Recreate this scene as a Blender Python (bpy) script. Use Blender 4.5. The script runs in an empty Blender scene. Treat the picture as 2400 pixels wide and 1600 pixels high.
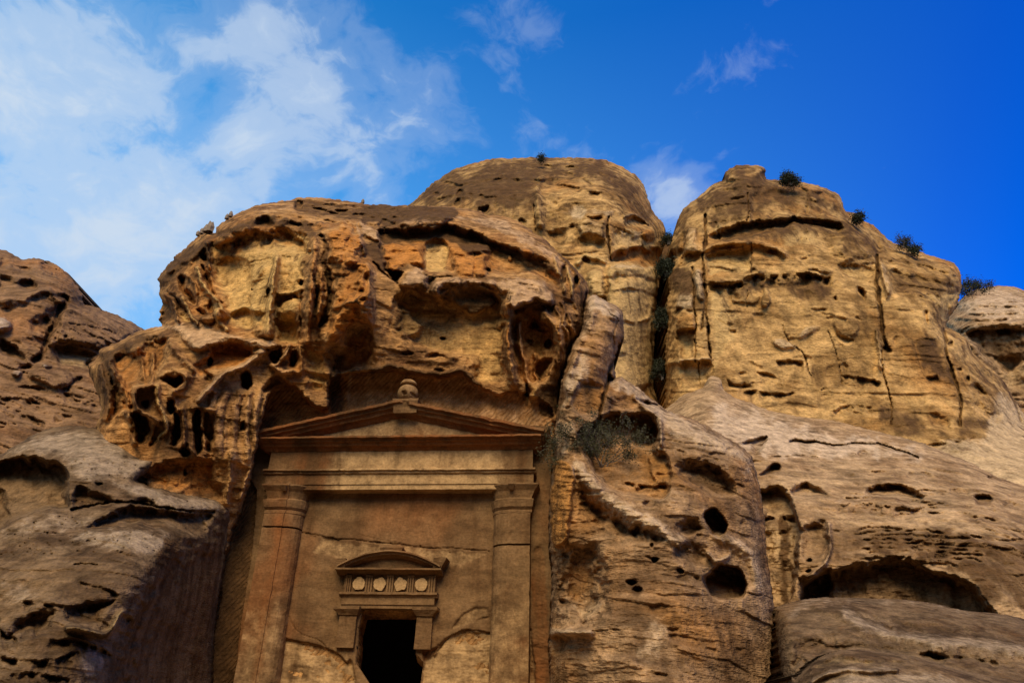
import bpy, math, random
import numpy as np
from mathutils import Vector, Matrix

# ------------------------------------------------------------------ camera
FPX = 1700.0                       # focal length in photo pixels (photo 2400 x 1600)
PITCH, ROLL = math.radians(28), math.radians(1.5)
CAM = np.array([0.0, 0.0, 1.6])
fw = np.array([0, math.cos(PITCH), math.sin(PITCH)])
rr = np.array([1.0, 0, 0]); uu = np.array([0, -math.sin(PITCH), math.cos(PITCH)])
RX = math.cos(ROLL)*rr + math.sin(ROLL)*uu
UY = -math.sin(ROLL)*rr + math.cos(ROLL)*uu

scene = bpy.context.scene
COL = scene.collection
cd = bpy.data.cameras.new('camera'); cam = bpy.data.objects.new('camera', cd); COL.objects.link(cam)
cd.sensor_width = 36; cd.lens = 36*FPX/2400; cd.clip_end = 5000; cd.clip_start = 0.05
m = Matrix.Identity(4)
for i in range(3):
    m[i][0] = RX[i]; m[i][1] = UY[i]; m[i][2] = -fw[i]; m[i][3] = CAM[i]
cam.matrix_world = m
scene.camera = cam
scene.view_settings.view_transform = 'Standard'
scene.view_settings.look = 'None'
scene.view_settings.exposure = 0.0
scene.view_settings.gamma = 1.0

def ray(px, py):
    a = (np.asarray(px, float)-1200)/FPX; b = (800-np.asarray(py, float))/FPX
    return fw + a[..., None]*RX + b[..., None]*UY
def at(px, py, D):                 # the point seen at a photo pixel, D metres ahead (world Y)
    d = ray(px, py)
    return CAM + d*(np.asarray(D, float)/d[..., 1])[..., None]

# ------------------------------------------------------------------ sky and sun
SUN_EL, SUN_AZ = math.radians(43), math.radians(186)   # azimuth clockwise from +Y
world = bpy.data.worlds.new('World'); scene.world = world; world.use_nodes = True
nt = world.node_tree; nt.nodes.clear()
def N(nt, typ, **kw):
    n = nt.nodes.new(typ)
    for k, v in kw.items():
        if k.startswith('i_'):
            key = k[2:]
            n.inputs[int(key) if key.isdigit() else key.replace('_', ' ')].default_value = v
        else: setattr(n, k, v)
    return n
def L(nt, a, ao, b, bi): nt.links.new(a.outputs[ao], b.inputs[bi])
def ramp(nt, pts):
    n = nt.nodes.new('ShaderNodeValToRGB'); cr = n.color_ramp
    while len(cr.elements) < len(pts): cr.elements.new(0.5)
    for e, (p, c) in zip(cr.elements, pts):
        e.position = p; e.color = (c, c, c, 1) if not isinstance(c, tuple) else (*c, 1)
    return n
def math_n(nt, op, a, b=None, c=None, clamp=False):
    n = nt.nodes.new('ShaderNodeMath'); n.operation = op; n.use_clamp = clamp
    for i, v in enumerate((a, b, c)):
        if v is None: continue
        if isinstance(v, (int, float)): n.inputs[i].default_value = v
        else: nt.links.new(v, n.inputs[i])
    return n.outputs[0]
def mixc(nt, f, a, b, mode='MIX'):
    n = nt.nodes.new('ShaderNodeMix'); n.data_type = 'RGBA'; n.blend_type = mode; n.clamp_factor = True
    for s, v in ((n.inputs[0], f), (n.inputs[6], a), (n.inputs[7], b)):
        if isinstance(v, (int, float)): s.default_value = v
        elif isinstance(v, tuple): s.default_value = (*v, 1)
        else: nt.links.new(v, s)
    return n.outputs[2]

sky = N(nt, 'ShaderNodeTexSky', sky_type='NISHITA', sun_disc=False, sun_elevation=SUN_EL,
        sun_rotation=SUN_AZ, altitude=900, air_density=1.0, dust_density=0.6, ozone_density=2.5)
tc = N(nt, 'ShaderNodeTexCoord')
sep = N(nt, 'ShaderNodeSeparateXYZ'); L(nt, tc, 'Generated', sep, 0)
# deeper, more saturated blue towards the east (right); cyan tint to the west
tintf = math_n(nt, 'MULTIPLY_ADD', sep.outputs[0], 0.95, 0.52, clamp=True)
tint = mixc(nt, tintf, (0.32, 2.35, 3.0), (0.0, 0.78, 2.7))
skyc = mixc(nt, 1.0, sky.outputs[0], tint, 'MULTIPLY')
hz = math_n(nt, 'MULTIPLY', math_n(nt, 'MULTIPLY_ADD', sep.outputs[2], -2.6, 2.05, clamp=True), math_n(nt, 'MULTIPLY_ADD', sep.outputs[0], -1.0, .58, clamp=True))
skyc = mixc(nt, hz, skyc, (1.6, 5.0, 9.8))
# wisps: domain-warped noise, thinned by broad banks of cloud that stand at real directions
mp = N(nt, 'ShaderNodeMapping'); mp.inputs['Scale'].default_value = (1.0, 1.0, 1.25); mp.inputs['Rotation'].default_value = (0.2, 0.35, 0)
L(nt, tc, 'Generated', mp, 0)
w1 = N(nt, 'ShaderNodeTexNoise', i_Scale=3.0, i_Detail=5.0, i_Roughness=0.55); L(nt, mp, 0, w1, 'Vector')
vm = N(nt, 'ShaderNodeVectorMath', operation='MULTIPLY_ADD'); L(nt, w1, 'Color', vm, 0)
vm.inputs[1].default_value = (0.30, 0.30, 0.30); L(nt, mp, 0, vm, 2)
w2 = N(nt, 'ShaderNodeTexNoise', i_Scale=6.5, i_Detail=8.0, i_Roughness=0.6); L(nt, vm, 0, w2, 'Vector')
w3 = N(nt, 'ShaderNodeTexNoise', i_Scale=2.2, i_Detail=3.0, i_Roughness=0.5); L(nt, vm, 0, w3, 'Vector')
def bank(px, py, rad_px, amp, stretch=1.0, rot=0.0):
    d = ray(px, py); d = d/np.linalg.norm(d)
    R_ = RX*math.cos(rot) - UY*math.sin(rot); T = np.cross(d, R_); T /= np.linalg.norm(T)
    A = np.cross(T, d)
    s = []
    for ax, r in ((A, rad_px*stretch), (T, rad_px)):
        n = N(nt, 'ShaderNodeVectorMath', operation='DOT_PRODUCT'); L(nt, tc, 'Generated', n, 0)
        n.inputs[1].default_value = tuple(ax); s.append(math_n(nt, 'MULTIPLY', n.outputs['Value'], FPX/r))
    q = math_n(nt, 'ADD', math_n(nt, 'MULTIPLY', s[0], s[0]), math_n(nt, 'MULTIPLY', s[1], s[1]))
    fr = N(nt, 'ShaderNodeVectorMath', operation='DOT_PRODUCT'); L(nt, tc, 'Generated', fr, 0); fr.inputs[1].default_value = tuple(d)
    back = math_n(nt, 'GREATER_THAN', fr.outputs['Value'], 0.0)
    g = math_n(nt, 'MULTIPLY', math_n(nt, 'POWER', 2.718, math_n(nt, 'MULTIPLY', q, -1.0)), back)
    return math_n(nt, 'MULTIPLY', g, amp)
banks = [bank(40, 230, 330, .85, 1.3), bank(360, 60, 170, .42, 1.5), bank(620, 50, 60, .4, 1.3), bank(200, 520, 280, .48, 1.5), bank(120, 640, 160, .3, 1.6),
         bank(700, 195, 90, .62, 1.5, .5), bank(570, 320, 70, .6, 1.2, .7), bank(470, 200, 60, -.35, 1.6, .8), bank(480, 330, 60, -.3, 1.3), bank(840, 380, 120, .36, 1.3),
         bank(450, 250, 80, -.30, 1.2), bank(790, 20, 60, .28, 1.5), bank(1220, 70, 100, .56, 1.2, .6), bank(1030, 150, 55, .36, 1.3),
         bank(1760, 140, 42, .36, 4.2, -.38), bank(1590, 460, 85, 1.25, 1.3), bank(1720, 350, 20, .30, 3.2, -.5),
         bank(640, 560, 260, .15, 2.0), bank(1250, 250, 260, .05, 1.6), bank(1430, 480, 150, .10, 1.5),
         bank(2140, 370, 18, .24, 4.0, -.35), bank(1150, 380, 150, .08, 2)]
tot = banks[0]
for b_ in banks[1:]: tot = math_n(nt, 'ADD', tot, b_)
# unseen cloud cover behind the viewer, thickened to give the rock neutral fill light
rest = math_n(nt, 'MULTIPLY', math_n(nt, 'MULTIPLY_ADD', sep.outputs[1], -2.2, 0.25, clamp=True), 1.0)
tot = math_n(nt, 'ADD', tot, rest)
tot = math_n(nt, 'SUBTRACT', tot, math_n(nt, 'MULTIPLY', math_n(nt, 'MULTIPLY_ADD', sep.outputs[0], 2.0, -.25, clamp=True), .38))
dens = math_n(nt, 'ADD', math_n(nt, 'MULTIPLY', w2.outputs[0], 3.0), math_n(nt, 'MULTIPLY', w3.outputs[0], 1.1))
cl = math_n(nt, 'ADD', math_n(nt, 'SUBTRACT', dens, 2.33), tot)
clr = ramp(nt, [(0.0, 0.0), (0.30, 0.18), (0.60, 0.62), (1.0, 0.95)])
nt.links.new(math_n(nt, 'MULTIPLY_ADD', cl, .72, .10), clr.inputs[0])
clr.color_ramp.interpolation = 'EASE'
CLOUD = (6.1, 7.2, 8.6)
skyc = mixc(nt, clr.outputs[0], skyc, CLOUD)
bg = N(nt, 'ShaderNodeBackground'); nt.links.new(skyc, bg.inputs[0]); bg.inputs[1].default_value = 0.10
wo = N(nt, 'ShaderNodeOutputWorld'); L(nt, bg, 0, wo, 0)

sd_ = bpy.data.lights.new('sun', 'SUN'); sd_.energy = 3.9; sd_.angle = math.radians(34); sd_.color = (1.0, 0.80, 0.55)
sun = bpy.data.objects.new('sun', sd_); COL.objects.link(sun)
sv = Vector((math.sin(SUN_AZ)*math.cos(SUN_EL), math.cos(SUN_AZ)*math.cos(SUN_EL), math.sin(SUN_EL)))
sun.rotation_euler = sv.to_track_quat('Z', 'Y').to_euler()
sun.location = tuple(sv*60)

# ------------------------------------------------------------------ numpy noise
_rs = np.random.RandomState(7)
PERM = _rs.permutation(256).astype(np.int32); PERM = np.concatenate([PERM, PERM, PERM])
GR = _rs.normal(size=(256, 3)).astype(np.float32); GR /= np.linalg.norm(GR, axis=1)[:, None]
def perlin(p):
    p = p.astype(np.float32); f0 = np.floor(p); i = f0.astype(np.int32) & 255; f = p-f0
    u = f*f*f*(f*(f*6-15)+10)
    out = 0
    for dx in (0, 1):
        ux = u[:, 0] if dx else 1-u[:, 0]
        for dy in (0, 1):
            uy = u[:, 1] if dy else 1-u[:, 1]
            for dz in (0, 1):
                uz = u[:, 2] if dz else 1-u[:, 2]
                h = PERM[PERM[PERM[i[:, 0]+dx]+i[:, 1]+dy]+i[:, 2]+dz]
                g = GR[h]
                out = out + ux*uy*uz*(g[:, 0]*(f[:, 0]-dx)+g[:, 1]*(f[:, 1]-dy)+g[:, 2]*(f[:, 2]-dz))
    return out*1.6
def fbm(p, o=4, g=.5):
    s = 0; a = 1; t = 0
    for k in range(o):
        s = s+a*perlin(p*(2.03**k)+k*17.3); t += a; a *= g
    return s/t
def ridged(p, o=4, g=.5):
    s = 0; a = 1; t = 0
    for k in range(o):
        s = s+a*(1-2*np.abs(perlin(p*(2.03**k)+k*11.7))); t += a; a *= g
    return s/t
def worley(p):
    f0 = np.floor(p).astype(np.int32); f = p-f0; best = np.full(len(p), 9.0, np.float32)
    for dx in (-1, 0, 1):
        for dy in (-1, 0, 1):
            for dz in (-1, 0, 1):
                c = f0+np.array([dx, dy, dz]); c &= 255
                h = PERM[PERM[PERM[c[:, 0]]+c[:, 1]]+c[:, 2]]
                d = np.array([dx, dy, dz])+0.5+0.45*GR[h]-f
                best = np.minimum(best, (d*d).sum(1))
    return np.sqrt(best)
def ss(a, b, x):
    t = np.clip((x-a)/(b-a), 0, 1); return t*t*(3-2*t)

# ------------------------------------------------------------------ 2-D shape fields (photo pixels)
VIEW = {'A': (0, 550, 2.851), 'B': (350, 420, 2.851), 'C': (850, 420, 2.851), 'D': (1350, 350, 2.851),
        'E': (1700, 400, 2.413), 'F': (0, 1000, 2.613), 'G': (1250, 850, 2.09), 'H': (1700, 900, 2.24),
        'P': (580, 880, 3.136), 'Q': (580, 1200, 3.136), 'S': (0, 0, 1)}
def Z(v, *c):
    x0, y0, s = VIEW[v]; a = np.array(c, float).reshape(-1, 2)
    return np.stack([x0+a[:, 0]/s, y0+a[:, 1]/s], 1)
def smooth_poly(P, n=4, closed=True):
    P = np.asarray(P, float); k = len(P); out = []
    for i in range(k if closed else k-1):
        if closed: p0, p1, p2, p3 = P[i-1], P[i], P[(i+1) % k], P[(i+2) % k]
        else: p0, p1, p2, p3 = P[max(i-1, 0)], P[i], P[i+1], P[min(i+2, k-1)]
        for j in range(n):
            t = j/n
            q = 0.5*((2*p1)+(-p0+p2)*t+(2*p0-5*p1+4*p2-p3)*t*t+(-p0+3*p1-3*p2+p3)*t**3)
            out.append(q*0.8+(p1*(1-t)+p2*t)*0.2)
    if not closed: out.append(P[-1])
    return np.array(out)
def seg_dist(X, Y, P, closed):
    best = np.full(X.shape, 1e18); k = len(P)
    for i in range(k if closed else k-1):
        ax, ay = P[i]; bx, by = P[(i+1) % k]
        ex, ey = bx-ax, by-ay; l2 = ex*ex+ey*ey+1e-9
        t = np.clip(((X-ax)*ex+(Y-ay)*ey)/l2, 0, 1)
        dx = X-ax-t*ex; dy = Y-ay-t*ey
        best = np.minimum(best, dx*dx+dy*dy)
    return np.sqrt(best)
def sdf(X, Y, P):                  # positive inside
    d = seg_dist(X, Y, P, True); ins = np.zeros(X.shape, bool); k = len(P)
    for i in range(k):
        ax, ay = P[i]; bx, by = P[(i+1) % k]
        if ay == by: continue
        c = ((ay > Y) != (by > Y)) & (X < (bx-ax)*(Y-ay)/(by-ay)+ax)
        ins ^= c
    return np.where(ins, d, -d)

CH = {'orange': 0, 'pale': 1, 'dark': 2, 'yellow': 3, 'chisel': 4}
# --- features; every one returns (bbox, function(X, Y) -> (delta depth, weight))
def rec(P, d=0.0, e=8, ft=1.0, fb=1.0, r=None, **paint):          # recess (d>0) or proud mass (d<0) inside an outline
    P = smooth_poly(P, 3); y0, y1 = P[:, 1].min(), P[:, 1].max()
    if d > .6: d = .6+(d-.6)*.5; e = e*1.7
    elif d > .2: e = e*1.3
    if d < -.5: d = -.5+(d+.5)*.6; e = e*1.3
    if d > .3 and 'dark' in paint: paint['dark'] *= .55
    def f(X, Y, n1, n2):
        s = ss(-e*.35, e*(1.25+1.1*n1), sdf(X, Y, P)+n2*(1.5+.16*e)); t = np.clip((Y-y0)/(y1-y0), 0, 1)
        return d*s*(ft+(fb-ft)*t)*(1+.12*n1), s
    return dict(bb=(P[:, 0].min()-e, y0-e, P[:, 0].max()+e, y1+e), f=f, r=r, p=paint)
def el(x, y, rx, ry, d=0.0, rot=0.0, e=.5, r=None, **paint):
    d = d*.7 if d > .3 else d
    if 'dark' in paint: paint['dark'] *= .6
    c, s_ = math.cos(rot), math.sin(rot); R = max(rx, ry)*1.3
    def f(X, Y, n1, n2):
        u = ((X-x)*c+(Y-y)*s_)/rx; v = (-(X-x)*s_+(Y-y)*c)/ry
        w = ss(1.05, 1-e, np.sqrt(u*u+v*v)+.13*n2); return d*w*(1-.35*np.clip(v, -1, 1)), w
    return dict(bb=(x-R, y-R, x+R, y+R), f=f, r=r, p=paint)
def rib(P, w=10, h=.4, r=None, **paint):
    P = smooth_poly(P, 3, False)
    def f(X, Y, n1, n2):
        q = np.clip(seg_dist(X, Y, P, False)/w*(1+.3*n2), 0, 1.6); s = np.exp(-q*q*2.2)*(1-ss(1.2, 1.6, q)); return -h*s*(1+.3*n1), s
    return dict(bb=(P[:, 0].min()-w*1.6, P[:, 1].min()-w*1.6, P[:, 0].max()+w*1.6, P[:, 1].max()+w*1.6), f=f, r=r, p=paint)
def crk(P, w=3, d=.5, r=None, **paint):
    w = w*.75; d = d*.5 if d < .8 else .4+(d-.8)*.2
    if 'dark' in paint: paint['dark'] *= .7
    P = smooth_poly(P, 3, False)
    def f(X, Y, n1, n2):
        q = seg_dist(X, Y, P, False)/w*(1-.45*n2-.35*n1); s = 1-ss(.25, 1.0, q); return d*s*(1+.5*n1), s
    return dict(bb=(P[:, 0].min()-w, P[:, 1].min()-w, P[:, 0].max()+w, P[:, 1].max()+w), f=f, r=r, p=paint)
def ledge(P, d=.6, Ln=30, e=3, lip=.3, r=None, **paint):
    d = d*.62; e = e*2.0; Ln = Ln*1.2
    #          # overhang: below the line the face steps back and eases out again
    P = smooth_poly(P, 3, False); o = np.argsort(P[:, 0]); xs, ys = P[o, 0], P[o, 1]; w = max(xs[-1]-xs[0], 1)
    def f(X, Y, n1, n2):
        yl = np.interp(X, xs, ys)+n2*2.2; fade = np.clip(np.minimum(X-xs[0], xs[-1]-X)/(.12*w), 0, 1)
        q = Y-yl; s = np.where(q > 0, ss(0, e, q)*np.exp(-np.maximum(q-e, 0)/Ln), 0)*fade
        u = np.where(q <= 0, np.exp(np.minimum(q, 0)/(Ln*.35)), 0)*fade
        br = np.clip(.62+1.5*n1, .05, 1.5); return (d*s-d*lip*u*np.where(q <= 0, 1, 0))*br, s*np.clip(br, 0, 1)
    return dict(bb=(xs[0], ys.min()-Ln*1.5, xs[-1], ys.max()+Ln*4), f=f, r=r, p=paint)
def paint(P, e=12, r=None, **c): return rec(P, 0, e*(2.2 if c.get('dark', 0) > 0 else 1.3), r=r, **c)
def flat(P, fn, e=6):                                            # cut back to a plane
    P = smooth_poly(P, 3)
    def f(X, Y, n1, n2): return None, ss(-e*.3, e, sdf(X, Y, P)+2*n2)
    return dict(bb=(P[:, 0].min()-e, P[:, 1].min()-e, P[:, 0].max()+e, P[:, 1].max()+e), f=f, r=None, p={}, plane=fn)
def pocks(P, n, rad, d, seed=1):
    rs = np.random.RandomState(seed); P = np.asarray(P); lo, hi = P.min(0), P.max(0); out = []
    c = lo+rs.rand(n*4, 2)*(hi-lo); c = c[sdf(c[:, 0], c[:, 1], P) > 0][:n]
    for x, y in c:
        k = rs.uniform(.5, 1.2); out.append(el(x, y, rad*k*1.3, rad*k, d*k, rs.uniform(-.4, .4), .9))
    return out

def tps(ctrl):
    c = np.array(ctrl, float); xy = c[:, :2]/1000; n = len(c)
    def U(r): return np.where(r > 1e-9, r*r*np.log(r+1e-12), 0)
    K = U(np.linalg.norm(xy[:, None]-xy[None], axis=2))+np.eye(n)*2e-3
    Pm = np.concatenate([np.ones((n, 1)), xy], 1)
    A = np.block([[K, Pm], [Pm.T, np.zeros((3, 3))]]); s = np.linalg.solve(A, np.concatenate([c[:, 2], np.zeros(3)]))
    lo, hi = c[:, 2].min()-2.0, c[:, 2].max()+3.0
    def f(X, Y):
        out = s[n]+s[n+1]*X/1000+s[n+2]*Y/1000
        for i in range(n):
            out = out+s[i]*U(np.hypot(X/1000-xy[i, 0], Y/1000-xy[i, 1]))
        return np.clip(out, lo, hi)
    return f

def axis_pts(lo, hi, a, b, st):    # fine inside the frame, coarse outside
    out = []
    x = lo
    while x < hi:
        out.append(x); x += st if a <= x <= b else (st*(1+min(5, (a-x if x < a else x-b)/25)))
    out.append(hi); return np.array(out)

def mesh_np(name, V, F4, mat, smooth=True, T=None, attrs=None, parent=None):
    """V (n,3), F4 (k,4) quads, T (j,3) triangles -> one object whose origin sits at its own base"""
    o3 = np.array([(V[:, 0].min()+V[:, 0].max())/2, (V[:, 1].min()+V[:, 1].max())/2, V[:, 2].min()])
    V = V-o3
    me = bpy.data.meshes.new(name)
    nf = len(F4); nt3 = 0 if T is None else len(T)
    me.vertices.add(len(V)); me.vertices.foreach_set('co', V.astype(np.float32).ravel())
    loops = F4.ravel() if nt3 == 0 else np.concatenate([F4.ravel(), T.ravel()])
    me.loops.add(len(loops)); me.loops.foreach_set('vertex_index', loops.astype(np.int32))
    me.polygons.add(nf+nt3)
    st = np.concatenate([np.arange(nf)*4, nf*4+np.arange(nt3)*3]).astype(np.int32)
    me.polygons.foreach_set('loop_start', st)
    me.polygons.foreach_set('use_smooth', np.full(nf+nt3, smooth))
    if attrs is not None:
        for k, v in attrs.items():
            a = me.attributes.new(k, 'FLOAT_COLOR', 'POINT'); a.data.foreach_set('color', v.astype(np.float32).ravel())
    me.update(calc_edges=True); me.validate()
    if mat: me.materials.append(mat)
    o = bpy.data.objects.new(name, me); o.location = o3; COL.objects.link(o)
    if parent:
        o.parent = parent; o.location = Vector(o3)-parent.location
    return o

def build_mass(name, outline, ctrl, feats, mat, rim=(60, 1.2), thick=3.0, cell=2.3, amp=1.0, freq=1.0, dip=(0.0, 0.0),
               strata=1.0, rug=1.0, bed=.16, hole=None, wob=2.0, smooth_n=3, seed=0, base=None, parent=None, warp=6.0, cellpit=0.0, cap=1.0, hole_thick=None):
    P = smooth_poly(outline, smooth_n) if smooth_n else np.asarray(outline, float)
    lo = P.min(0)-8; hi = P.max(0)+8
    xs = axis_pts(lo[0], hi[0], -20, 2420, cell); ys = axis_pts(lo[1], hi[1], -20, 1620, cell)
    X, Y = np.meshgrid(xs, ys); sh = X.shape
    g = np.stack([X.ravel()/90, Y.ravel()/90, np.full(X.size, seed*3.7)], 1)
    w1x = fbm(g, 3).reshape(sh); w1y = fbm(g+31.7, 3).reshape(sh)
    g2 = g*7; w2x = fbm(g2, 2).reshape(sh); w2y = fbm(g2+9.1, 2).reshape(sh)
    g3 = g*26; w3x = fbm(g3, 2).reshape(sh); w3y = fbm(g3+4.1, 2).reshape(sh)
    WX = X+warp*w1x*1.9+wob*1.2*w2x+wob*.25*w3x; WY = Y+warp*w1y*1.9+wob*1.2*w2y+wob*.25*w3y
    NA = np.clip(fbm(g*2.6+60, 3).reshape(sh)*1.6, -1, 1); NB = np.clip(fbm(g*4.5+80, 3, .4).reshape(sh)*1.6, -1, 1)
    s = sdf(X+wob*w2x*1.3+wob*w1x, Y+wob*w2y*1.3+wob*w1y, P)
    Ph = None
    if hole is not None:
        hs = sdf(X+wob*.5*w2x, Y+wob*.5*w2y, np.asarray(hole, float)); s = np.minimum(s, -hs)
    # snap the first outside ring of grid points on to the outline
    gy, gx = np.gradient(s); dxs = np.gradient(xs)[None, :]; dys = np.gradient(ys)[:, None]
    gx = gx/dxs; gy = gy/dys; nrm = np.sqrt(gx*gx+gy*gy)+1e-6
    cs = np.maximum(dxs+0*s, dys+0*s)
    snap = (np.abs(s) < .74*cs)
    mv = np.where(snap, -s/np.maximum(nrm, .5)**2, 0)
    lim = .8*cs
    X = X+np.clip(mv*gx, -lim, lim); Y = Y+np.clip(mv*gy, -lim, lim)
    keep = (s > 0) | snap
    sin = np.where(snap, np.maximum(s, 0), s)
    D = (tps(ctrl)(X, Y) if base is None else base(X, Y))
    D0 = D.copy()
    ch = np.zeros((5,)+sh); rough = np.ones(sh)
    for ft in feats:
        x0, y0, x1, y1 = ft['bb']; pad = warp*1.6+wob+2
        i0, i1 = np.searchsorted(xs, (x0-pad, x1+pad)); j0, j1 = np.searchsorted(ys, (y0-pad, y1+pad))
        if i1 <= i0 or j1 <= j0: continue
        sl = (slice(j0, j1), slice(i0, i1))
        dd, wt = ft['f'](WX[sl], WY[sl], NA[sl], NB[sl])
        if 'plane' in ft:
            D[sl] = D[sl]*(1-wt)+ft['plane'](X[sl], Y[sl])*wt; rough[sl] *= 1-.93*wt; ch[4][sl] = np.maximum(ch[4][sl], wt)
            continue
        D[sl] += dd
        if ft['r'] is not None: rough[sl] = rough[sl]*(1-wt)+ft['r']*wt
        for k, v in ft['p'].items():
            c = CH[k]
            if v < 0: ch[c][sl] *= 1+v*wt
            else: ch[c][sl] = np.maximum(ch[c][sl], v*wt)
    Rw, Rd = rim
    top = 1.0
    if Rd:
        # roll the crest back: round where the outline is a top or side edge
        q = np.clip(1-np.maximum(sin if hole is None else np.maximum(sdf(X, Y, P), 0), 0)/Rw, 0, 1)
        D = D+Rd*(1-np.sqrt(np.clip(1-q*q, 0, 1)))
    pts = at(X.ravel(), Y.ravel(), D.ravel())
    # world-space relief
    base3 = at(X.ravel(), Y.ravel(), D0.ravel())*freq
    z = base3[:, 2]+base3[:, 0]*dip[0]+base3[:, 1]*dip[1]
    big = fbm(base3*.55+seed, 4)
    fl = np.stack([base3[:, 0]*.55, base3[:, 1]*.55, z*3.2], 1)+.35*big[:, None]
    lam = ridged(fl+seed*2.1, 4, .55)
    blk = ridged(base3*np.array([1.1, 1.1, 1.9])+5+.5*big[:, None], 5, .55)
    fine = fbm(base3*np.array([5, 5, 11.])+.6*big[:, None], 4, .65); lum = fbm(base3*2.3+70, 4, .6)
    modu = ss(-.35, .45, fbm(base3*.45+40+seed, 3))
    dis = .18*big+strata*(.02+.11*modu)*(-lam)+rug*(.10*(.3+modu)*(-blk)+.10*lum+.065*fine*(.5+modu))
    bedd = 0
    for fq, am, sd2 in ((1.5, .62, 3.0), (4.3, .38, 9.0)):
        tz = z*fq+.75*fbm(np.stack([base3[:, 0]*.12, base3[:, 1]*.12, z*.8], 1)+sd2, 3)*fq+.25*big*fq
        li = np.floor(tz); fr = tz-li; hs_ = (np.sin(li*12.9898+seed)*43758.5453) % 1.0
        on_ = ss(.0, .3, fbm(np.stack([base3[:, 0]*.7, base3[:, 1]*.7, li*5.3], 1)+sd2, 3)+.28*(hs_-.4))
        bedd = bedd+am*on_*(.4+hs_)*(1-fr**1.4)*ss(0, .07, fr)
    dis = dis-bed*bedd
    if cellpit:
        wv = worley(base3*np.array([1.5, 1.5, 1.1])+.6*big[:, None]); m2 = ss(.05, .5, fbm(base3*.35+9+seed, 2))
        dis = dis+cellpit*.5*m2*ss(.42, .12, wv)
    dis = dis*amp*rough.ravel()/freq
    edge = ss(0, 10, sin).ravel()
    d = pts-CAM; d /= np.linalg.norm(d, axis=1)[:, None]
    pts = pts+d*(dis*(.4+.6*edge))[:, None]
    # faces
    idx = np.arange(X.size).reshape(sh)
    k = keep[:-1, :-1] & keep[1:, :-1] & keep[:-1, 1:] & keep[1:, 1:]
    cen = (s[:-1, :-1]+s[1:, :-1]+s[:-1, 1:]+s[1:, 1:])
    k &= cen > 0
    Fq = np.stack([idx[:-1, :-1][k], idx[1:, :-1][k], idx[1:, 1:][k], idx[:-1, 1:][k]], 1)
    # boundary edges -> side walls with real thickness -> closed at the back
    E = np.concatenate([Fq[:, [0, 1]], Fq[:, [1, 2]], Fq[:, [2, 3]], Fq[:, [3, 0]]])
    key = np.minimum(E[:, 0], E[:, 1]).astype(np.int64)*X.size+np.maximum(E[:, 0], E[:, 1])
    _, inv, cnt = np.unique(key, return_inverse=True, return_counts=True)
    B = E[cnt[inv] == 1]
    bv = np.unique(B); remap = -np.ones(X.size, np.int64); n0 = X.size; remap[bv] = n0+np.arange(len(bv))
    back = at(X.ravel()[bv], Y.ravel()[bv], D.ravel()[bv]+thick)
    cxy = pts[bv].mean(0); bp = pts[bv].copy(); bp += (back-bp)*1.0
    # keep the hidden side inside the outline: same height, pushed straight back
    bp[:, 1] = pts[bv][:, 1]+thick; bp[:, 0] = pts[bv][:, 0]+(cxy[0]-pts[bv][:, 0])*.02; bp[:, 2] = pts[bv][:, 2]-.25*thick*.1
    if hole_thick is not None:
        near = np.abs(sdf(X.ravel()[bv], Y.ravel()[bv], np.asarray(hole, float))) < 9
        bp[near, 1] = pts[bv][near, 1]+hole_thick
    cpt = bp.mean(0)
    V = np.concatenate([pts, bp, cpt[None]])
    side = np.stack([B[:, 1], B[:, 0], remap[B[:, 0]], remap[B[:, 1]]], 1)
    T = np.stack([remap[B[:, 1]], remap[B[:, 0]], np.full(len(B), len(V)-1)], 1) if (cap and hole is None) else None
    Fq = np.concatenate([Fq, side])
    A1 = np.zeros((len(V), 4)); A2 = np.zeros((len(V), 4)); A1[:, 3] = 1; A2[:, 3] = 1
    C = ch.reshape(5, -1)
    A1[:n0, :3] = C[:3].T; A2[:n0, :2] = C[3:5].T
    A1[n0:n0+len(bv), :3] = C[:3][:, bv].T; A2[n0:n0+len(bv), :2] = C[3:5][:, bv].T
    used = np.zeros(len(V), bool); used[Fq.ravel()] = True
    if T is not None: used[T.ravel()] = True
    mp_ = np.cumsum(used)-1; V = V[used]; Fq = mp_[Fq]; A1 = A1[used]; A2 = A2[used]
    if T is not None: T = mp_[T]
    V[:, 2] = np.maximum(V[:, 2], -.5)
    # drop needle side walls where nothing remains
    o = mesh_np(name, V, Fq, mat, True, T, dict(tone_a=A1, tone_b=A2), parent)
    return o

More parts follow.
